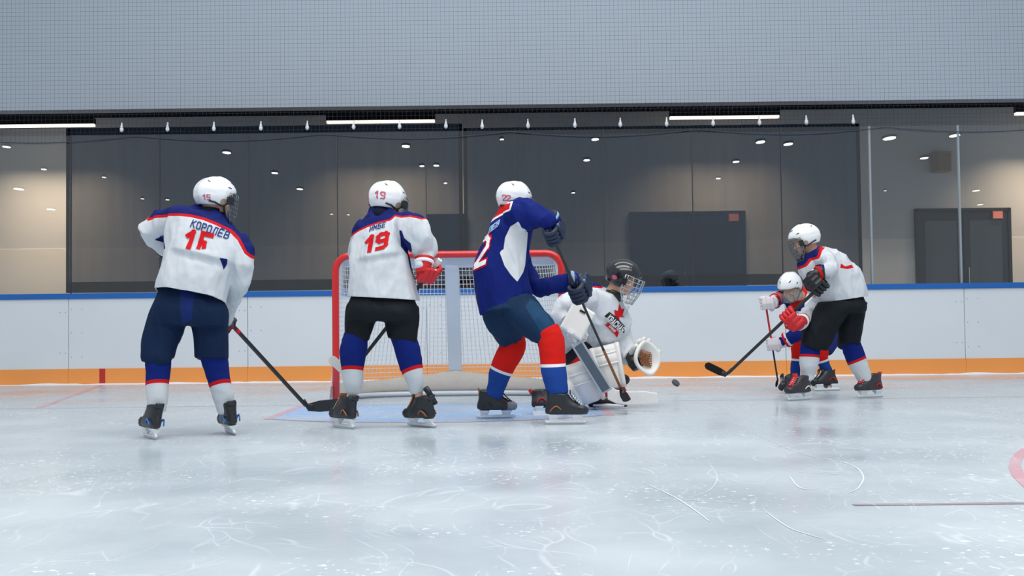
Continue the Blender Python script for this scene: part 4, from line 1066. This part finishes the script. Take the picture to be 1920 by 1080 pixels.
# crest: red star, tilted lettering, ribbon
Wc = surf_map(j, 1131, 597, 1, 0, 0, -1, 8.7, .004)
Wr = surf_map(j, 1131, 597, 1, 0, 0, -1, 8.7, .007); Wt = surf_map(j, 1131, 597, 1, 0, 0, -1, 8.7, .010)
star = [(22,5),(20,16),(27,14),(31,28),(35,17),(42,19),(37,8),(40,2),(30,3),(30,-18),(24,-26),(20,-10)]
patch('crest_star', star, Wc, m_redcloth, j)
patch('crest_backing', [(2,4),(11,12),(24,3),(42,-16),(40,-28),(30,-20),(14,-4)], Wr, m_black, j)
patch('crest_ribbon', [(0,-10),(5,-12),(9,-7),(30,-26),(27,-36),(22,-29),(8,-16)], Wr, m_redcloth, j)
def rot(u, v, ox, oy, ang, sx, sy): return Wt(ox + u*sx*math.cos(ang) - v*sy*math.sin(ang), oy + u*sx*math.sin(ang) + v*sy*math.cos(ang))
lettering('crest_letters', 'КРАСНАЯ', lambda u, v: rot(u, v, 6, -1, -.72, 6.2, 10), m_whitecloth, j, wid=.24, gap=.92)
lettering('crest_letters', 'АРМИЯ', lambda u, v: rot(u, v, 10, -15, -.74, 3.6, 4.5), m_whitecloth, j, wid=.2, gap=.92)
mb = MB().loft(LO([(1072,632,1128,652,8.98,.9),(1062,652,1118,668,8.9,.9),(1060,672,1108,690,8.8,.9),(1062,688,1100,700,8.75,.9)]), 22, 4)
mb.loft(LO([(1090,640,1130,655,9.0,.9),(1112,650,1140,668,8.95,.9),(1130,655,1152,670,8.9,.9)]), 20, 4)
m_pg = mat('pants_goalkeeper', srgb(26, 30, 40), .7, bump=.2, bscale=40, layers=[('panel', 0, RED)])
fuse('pants', mb, m_pg, p, voxel=.01, smooth=3, wrinkle=.012, fields={'panel': f_poly([(1066,684),(1084,668),(1092,680),(1072,694)], 8.7)})
def pad(parent, top, bot, side, th, w0, w1, m, name='leg_pad'):
    """long padded board curved round the shin, with a raised knee roll and edge rolls"""
    ax_ = (bot - top); L_ = ax_.length; ax_.normalize(); sd = Vector(side); sd = (sd - ax_*sd.dot(ax_)).normalized(); nn = sd.cross(ax_)
    if nn.y > 0: nn = -nn
    b = MB(); R = []
    for i in range(13):
        t = i/12; wd = w0 + (w1-w0)*t; bulge = .02*math.exp(-((t-.3)/.1)**2) + .012*math.exp(-((t-.1)/.06)**2); cc = top + ax_*L_*t + nn*(.03*math.sin(math.pi*t))
        R.append([cc + sd*x*wd + nn*(z*th + (bulge if z > 0 else 0) - .35*th*abs(x)) for x, z in ((-1,-.6),(-1,.1),(-.85,.55),(-.4,.62),(.4,.62),(.85,.55),(1,.1),(1,-.6),(.5,-.5),(-.5,-.5))])
    b.rings(R)
    o = fuse(name, b, m, parent, voxel=.009, smooth=3)
    for t in (.18, .42):
        wd = w0 + (w1-w0)*t; cc = top + ax_*L_*t + nn*(.03*math.sin(math.pi*t) + th*.62)
        obj('strap', MB().tube([cc - sd*wd*.9 - nn*th*.3, cc - sd*wd*.5, cc + sd*wd*.5, cc + sd*wd*.9 - nn*th*.3], .006, 8), m_whitecloth, o, smooth=True)
    for sx in (-1, 1):
        e = [top + ax_*L_*t + nn*(.03*math.sin(math.pi*t) + th*.25) + sd*sx*(w0+(w1-w0)*t)*1.0 for t in [k/10 for k in range(11)]]
        obj('edge_roll', MB().tube(e, .02, 10), m, o, smooth=True)
    return o
m_pad = mat('pad_white', srgb(236, 234, 230), .45, bump=.15, bscale=12, var=.06)
pad(p, P(1082,682,8.55), P(1112,752,8.62), (1,-.2,.35), .09, .105, .085, m_pad)
pad(p, P(1132,648,8.72), P(1152,728,8.72), (1,-.1,.25), .08, .10, .075, m_pad)
obj('shin_padding', MB().tube([P(1088,700,8.72), P(1066,722,8.6), P(1040,745,8.42)], [.085,.075,.055], 16), m_pad, p, smooth=True)
# blocker: flat padded board worn on the stick hand
bc = P(1083,601,8.42); Mb = frame((.0,-1,.12), (.55,0,1)); 
bl = MB(); R = []
for z, g in ((-.022, .012), (-.012, 0), (.012, 0), (.022, .012)):
    ring = []
    for sx, sy in ((-1,-1),(1,-1),(1,1),(-1,1)):
        ring.append(bc + Mb @ Vector((sx*(.094-g), z, sy*(.118-g) + .010*sx)))
    R.append(ring)
bl.rings(R); bo = obj('blocker', bl, m_pad, p, bevel=.014)
obj('blocker_tab', MB().box((-.025,.02,.065), (.02,.03,.08), Matrix.Translation(bc) @ Mb.to_4x4()), m_black, bo)
obj('blocker_tab', MB().box((-.02,.02,-.112), (.03,.034,-.09), Matrix.Translation(bc) @ Mb.to_4x4()), m_whitecloth, bo)
glove(p, P(1078,632,8.5), (P(1135,732,8.5)-P(1072,640,8.5)), (-.3,-.9,.2), .95, m_white, m_black, m_black, elbow=P(1070,600,8.6))
# catching glove, open towards the viewer's right
cc = P(1212,672,8.7); Mc = frame((.62,-.72,.2), (.25,.1,1)); cg = MB(); pts = []
na, nr_ = 28, 8
for i in range(na):
    t = 2*math.pi*i/na
    for k in range(nr_):
        q = k/(nr_-1); rr = .04 + .09*q; rx_ = rr*(1.0 + .12*math.cos(2*t)); pts.append(cc + Mc @ Vector((math.cos(t)*rx_, -.07 + .085*q**1.6 + .012*math.sin(3*t)*q, math.sin(t)*rr*1.15)))
cg.grid(pts, na, nr_, closed_u=True); cg.f.append(tuple(i*nr_ for i in range(na)))
c_o = obj('catching_glove', cg, m_white, p, smooth=True); k = c_o.modifiers.new('t', 'SOLIDIFY'); k.thickness = .028; k = c_o.modifiers.new('s', 'SUBSURF'); k.levels = 1; k.render_levels = 1
wb = MB()
for k in range(-3, 4):
    wb.tube([cc + Mc @ Vector((-.06, .0, k*.014)), cc + Mc @ Vector((0, -.03, k*.014)), cc + Mc @ Vector((.06, .0, k*.014))], .004, 6)
    wb.tube([cc + Mc @ Vector((k*.016, .0, -.06)), cc + Mc @ Vector((k*.016, -.03, 0)), cc + Mc @ Vector((k*.016, .0, .06))], .004, 6)
obj('pocket_webbing', wb, m_copper, c_o, smooth=True)
for k in range(4):
    a = [cc + Mc @ Vector((math.cos(t)*.1 - .0, .028 - .05*abs(u_), math.sin(t)*.12)) for u_, t in ((1, .5+k*.42), (.5, .52+k*.42), (.1, .54+k*.42))]
    obj('finger_stall', MB().tube([cc + Mc @ Vector((math.cos(.5+k*.42)*r_, z_, math.sin(.5+k*.42)*r_*1.15)) for r_, z_ in ((.04,-.11),(.085,-.085),(.12,-.035),(.136,.012))], [.02,.021,.019,.015], 10), m_white, c_o, smooth=True)
obj('thumb_stall', MB().tube([cc + Mc @ Vector((x_, y_, z_)) for x_, y_, z_ in ((-.04,-.11,-.02),(-.1,-.07,.03),(-.13,-.02,.07),(-.135,.012,.09))], [.022,.024,.022,.016], 10), m_white, c_o, smooth=True)
obj('wrist_pad', MB().tube([P(1180,662,8.82), P(1190,680,8.72), P(1196,690,8.7)], [.04,.055,.045], 14), m_black, c_o, smooth=True)
skate(p, G(1030,777), (.9,.3), P(1035,745,8.4), .9, accent=m_redcloth, guard=m_red)
sk2 = MB().tube([P(1104,757,8.72), P(1118,752,8.7), P(1140,751,8.68), P(1162,755,8.68), P(1176,758,8.68)], [.03,.05,.045,.036,.02], 14)
so_ = obj('skate', sk2, mat('boot_red_black', srgb(40, 38, 44), .4, var=.2, vscale=20), p, smooth=True)
obj('skate_tongue', MB().tube([P(1112,748,8.68), P(1124,741,8.68), P(1136,740,8.7)], [.03,.042,.03], 12), m_red, so_, smooth=True)
obj('blade_holder', MB().tube([P(1112,760,8.62), P(1140,760,8.6), P(1170,761,8.62)], [.008,.014,.008], 8), m_holder, so_, smooth=True)
obj('knee_guard', MB().ball(P(1168,712,8.95), (.055,.05,.045), None), m_black, p, smooth=True)
kk = MB().tube([P(1150,700,8.95), P(1158,722,8.93), P(1168,740,8.9)], [.05,.045,.04], 12); obj('skate_tongue', kk, m_red, p, smooth=True)
rebase(p)
gs = empty('goalkeeper_stick', P(1140,735,8.45), label="white goalkeeper's stick with a dark grey paddle, blade flat on the ice", category='hockey stick')
pa, pb = P(1080,641,8.42), P(1138,734,8.47); ax = (pb-pa).normalized(); sd = ax.cross(Vector((0,-1,0))).normalized(); nn = ax.cross(sd)
def slab(a, b, w_, th): 
    m_ = MB(); R = [[q + sd*x*w_ + nn*y*th for x, y in ((-1,-1),(1,-1),(1,1),(-1,1))] for q in (a, b)]; return m_.rings(R)
obj('paddle', slab(pa, pb, .046, .011), mat('paddle_edge_silver', srgb(176, 186, 196), .35), gs, bevel=.004)
obj('paddle_face', slab(pa.lerp(pb,.06), pb.lerp(pa,.03), .032, .0135), mat('paddle_grey', srgb(82, 98, 112), .45), gs, bevel=.002)
obj('shaft', slab(P(1058,608,8.41), pa, .012, .009), m_white, gs)
hb = MB(); R = []
H0 = P(1139,735,8.47); bpts = [H0, P(1156,744,8.47), P(1180,747,8.44), P(1208,746,8.4), P(1233,747,8.36)]
for i, (q, hh) in enumerate(zip(bpts, (.055,.052,.05,.05,.038))):
    R.append([q + Vector((0,y*.008,z*hh)) for y, z in ((-1,-1),(1,-1),(1,1),(-1,1))])
hb.rings(R); obj('blade', hb, mat('blade_white', srgb(232, 230, 228), .45, var=.08, vscale=40), gs, bevel=.006)
rebase(gs)

# ------------------------------------------------------------------ low player behind, at the boards
p = person('hockey player bent low in red, white and blue behind the standing one by the boards', (P(1545, 620, 10.8).x, 10.8, 0))
butt = P(1434,560,10.55); heel = P(1458,712,10.62); tip = P(1459,722,10.34); ax = heel - butt
gA = (butt.lerp(heel, .05), ax, (-.7,-.7,.1), 1.15, P(1462,557,10.72)); gB = (butt.lerp(heel, .55), ax, (-.75,-.65,.1), 1.15, P(1490,630,10.43)); wA, wB = wrist_of(*gA), wrist_of(*gB)
M = frame((-.42, -.62, -.5), (-.25, -.3, 1)); hc = P(1483, 540, 10.45)
body(p, hc, M, 1.0, P(1500, 556, 10.6), P(1522, 568, 10.75), P(1562, 600, 10.95),
     [(P(1499, 562, 10.85), P(1467, 557, 10.74), wA, gA[0]), (P(1510, 578, 10.66), P(1512, 612, 10.46), wB, gB[0])],
     [(P(1548, 610, 10.85), P(1500, 645, 10.75), P(1490, 710, 10.9), P(1478, 725, 10.8)), (P(1568, 612, 10.9), P(1540, 660, 10.7), P(1550, 712, 10.75), P(1535, 722, 10.7))])
helmet(p, hc, M, 1.0, m_helm_w, None, face='visor')
mb = MB().loft(LO([(1476,572,1506,540,10.62,.95),(1486,592,1532,540,10.72,.95),(1510,606,1560,548,10.8,.85),(1538,618,1582,566,10.92,.85)]), 24, 4)
reach(mb, [T(1500,560,10.85), T(1480,556,10.8), T(1464,557,10.72)], [.075,.07,.06], gA)
reach(mb, [T(1508,576,10.6), T(1514,598,10.5), T(1510,616,10.45), T(1494,628,10.42)], [.085,.085,.075,.06], gB)
mj = m_jersey('jersey_red_white_blue', [('white', 0, srgb(224, 228, 234)), ('blue', 0, ROYAL), ('red', 0, srgb(214, 28, 24)), ('cuff', 0, RED)], base=ROYAL)
fuse('jersey', mb, mj, p, voxel=.0095, smooth=4, wrinkle=.014, fields={
    'white': f_poly([(1478,580),(1500,585),(1512,545),(1535,560),(1530,592),(1500,600)], 10.6), 'blue': f_poly([(1452,570),(1462,560),(1478,562),(1486,574),(1478,578)], 10.6),
    'red': f_poly([(1480,576),(1494,578),(1516,545),(1512,528),(1500,528),(1490,556)], 10.6), 'cuff': f_poly([(1445,540),(1478,540),(1482,552),(1464,556),(1456,566),(1444,566)], 10.7)})
mb = MB().loft(LO([(1540,620,1580,572,10.92,.9),(1530,622,1585,600,10.9,.9),(1518,634,1575,622,10.85,.9)]), 22, 4)
mb.loft(LO([(1530,590,1550,625,10.85,.9),(1512,612,1528,650,10.8,.9),(1498,628,1516,655,10.76,.9)]), 20, 4)
mb.loft(LO([(1545,610,1585,612,10.88,.9),(1533,636,1575,642,10.78,.9),(1526,656,1560,664,10.72,.9)]), 20, 4)
fuse('pants', mb, mat('pants_royal', srgb(26, 44, 112), .75, bump=.2, bscale=40), p, voxel=.01, smooth=3, wrinkle=.012)
sock(p, [(1492,630,1518,640,10.76,.95),(1483,645,1509,655,10.77,.95),(1484,668,1506,672,10.8,.95),(1482,690,1501,692,10.86,.95),(1482,714,1499,714,10.9,1)], None, m_sock_r, {'stripe': f_line(1482,672,1506,674,10.8,0)})
sock(p, [(1526,648,1558,654,10.72,.95),(1527,664,1552,668,10.71,.95),(1534,684,1556,680,10.73,.95),(1542,702,1562,698,10.75,.95),(1545,716,1563,714,10.75,1)], None, m_sock_r, {'stripe': f_line(1528,680,1552,672,10.72,0)})
skate(p, G(1492,738), (-.8,-.5), P(1491,714,10.9), .95, accent=m_redcloth)
skate(p, G(1551,733), (-.95,-.2), P(1552,714,10.75), .95, accent=m_redcloth)
glove(p, *gA[:4], mat('glove_white', srgb(226, 218, 222), .5, bump=.1), m_redcloth, m_redcloth, elbow=gA[4])
glove(p, *gB[:4], MATS['glove_white'], m_redcloth, m_redcloth, elbow=gB[4])
rebase(p)
stick('thin red and black hockey stick held upright by the bent player', butt, heel, tip, m_rubber, m_tape, .011, .055, up=(0,0,1), grip_band=(.1, .5, m_red))

# ------------------------------------------------------------------ right player in white
p = person('hockey player in white jersey and black pants leaning forward, rightmost on the ice', (P(1560, 650, 9.5).x, 9.5, 0))
butt = P(1548,527,9.2); heel = P(1362,703,9.55); tip = P(1324,684,9.5); ax = heel - butt
gB = (butt.lerp(heel, .06), ax, (.1,-.95,.3), 1.25, P(1558,505,9.27)); gA = (butt.lerp(heel, .36), ax, (0,-.95,.3), 1.25, P(1530,572,9.72)); wA, wB = wrist_of(*gA), wrist_of(*gB)
M = frame((-.86, .18, -.3), (-.15, 0, 1)); hc = P(1511, 452, 9.5)
body(p, hc, M, .98, P(1524, 478, 9.5), P(1545, 500, 9.5), P(1583, 570, 9.5),
     [(P(1520, 498, 9.7), P(1534, 566, 9.74), wA, gA[0]), (P(1546, 484, 9.33), P(1556, 504, 9.29), wB, gB[0])],
     [(P(1560, 585, 9.45), P(1525, 640, 9.42), P(1515, 702, 9.45), P(1492, 735, 9.4)), (P(1600, 580, 9.55), P(1592, 640, 9.58), P(1620, 705, 9.62), P(1608, 735, 9.55))])
helmet(p, hc, M, .98, m_helm_w, None, face='cage')
mb = MB().loft(LO([(1502,482,1538,462,9.5,.85),(1497,500,1566,468,9.5,.75),(1506,520,1592,484,9.5,.75),(1520,540,1610,506,9.5,.75),(1532,556,1620,530,9.5,.78),(1541,572,1624,552,9.5,.78),(1546,600,1627,580,9.5,.78)]), 28, 4, 2.2, .25)
reach(mb, [T(1540,480,9.4), T(1550,490,9.33), T(1558,506,9.27)], [.085,.082,.072], gB)
reach(mb, [T(1512,494,9.62), T(1512,510,9.66), T(1528,545,9.74), T(1540,562,9.77)], [.075,.075,.062,.06], gA)
yk = [(1480,515),(1496,488),(1506,486),(1522,480),(1524,470),(1534,462),(1530,440),(1470,450)]
mj = m_jersey('jersey_white_right', [('yoke', -.02, RED), ('yoke', 0, NAVY), ('num', 0, RED), ('side', 0, NAVY)])
j = fuse('jersey', mb, mj, p, voxel=.009, smooth=5, wrinkle=.022, cuts=[hemcut(1542,567,1625,555,9.5,.26,0,-.165)], thick=.006,
     fields={'yoke': f_poly([(1488,505),(1504,497),(1512,486),(1520,484),(1526,470),(1536,462),(1524,445),(1470,450)], 9.5), 'num': f_poly([(1574,494),(1582,500),(1597,496),(1600,502),(1586,505),(1572,503)], 9.4), 'side': f_poly([(1526,498),(1534,496),(1534,514),(1528,516)], 9.4)})
bpy.context.view_layer.update()
Wm = surf_map(j, 1572, 500, 6, 1.4, 2.5, -13, 9.3)
mb = MB().loft(LO([(1556,550,1610,543,9.5,.62),(1530,574,1624,570,9.5,.78),(1520,590,1624,585,9.5,.7)]), 26, 4, 2.3)
mb.loft(LO([(1530,572,1598,575,9.47,.85),(1510,608,1574,612,9.44,.88),(1502,638,1556,648,9.42,.88),(1503,643,1552,654,9.42,.88)]), 24, 4, 2.4)
mb.loft(LO([(1576,570,1625,565,9.52,.95),(1572,605,1620,602,9.55,.95),(1571,642,1613,643,9.58,.95),(1572,648,1612,649,9.58,.95)]), 24, 4, 2.4)
fuse('pants', mb, m_pants_black, p, voxel=.01, smooth=3, wrinkle=.012)
sock(p, [(1504,630,1542,638,9.42,.95),(1500,660,1537,664,9.42,.95),(1499,680,1535,680,9.43,.95),(1502,702,1529,698,9.45,1),(1502,716,1526,712,9.45,1)], None, m_sock_w, {'stripe': f_line(1499,664,1537,667,9.42,.1)})
sock(p, [(1573,636,1612,638,9.58,.95),(1582,664,1620,658,9.6,.95),(1590,684,1625,674,9.61,.95),(1602,704,1631,694,9.62,1),(1611,720,1636,710,9.63,1)], None, m_sock_w, {'stripe': f_line(1590,680,1624,666,9.61,.1)})
m_bs = mat('boot_dark_red', srgb(50, 46, 52), .4, var=.3, vscale=30)
skate(p, G(1499,751), (-.8,-.5), P(1514,712,9.45), .98, m=m_bs, accent=m_lace, guard=m_red, lace=m_red)
skate(p, G(1632,746), (-.8,-.35), P(1624,712,9.62), .98, m=m_bs, accent=m_redcloth, guard=m_red, lace=m_red)
glove(p, *gB[:4], m_black, m_redcloth, m_red, elbow=gB[4])
glove(p, *gA[:4], m_red, m_whitecloth, m_black, elbow=gA[4])
rebase(p)
stick('black hockey stick of the rightmost player, blade held over the ice', butt, heel, tip, m_rubber, m_tape, .0125, .062, up=(.4,0,1))

# ------------------------------------------------------------------ puck
pc = P(1267, 718, 10.4); pm = Matrix.Translation(pc) @ Matrix.Rotation(.6, 4, 'Y') @ Matrix.Rotation(.5, 4, 'X')
pk = MB().rings([[pm @ Vector((math.cos(t)*r_, math.sin(t)*r_, z_)) for t in [2*math.pi*k/28 for k in range(28)]] for r_, z_ in ((.035,-.0127),(.038,-.01),(.038,.01),(.035,.0127))])
obj('puck', pk, mat('puck_rubber', srgb(84, 88, 94), .7), None, label='dark grey puck flying low beside the catching glove', category='puck')
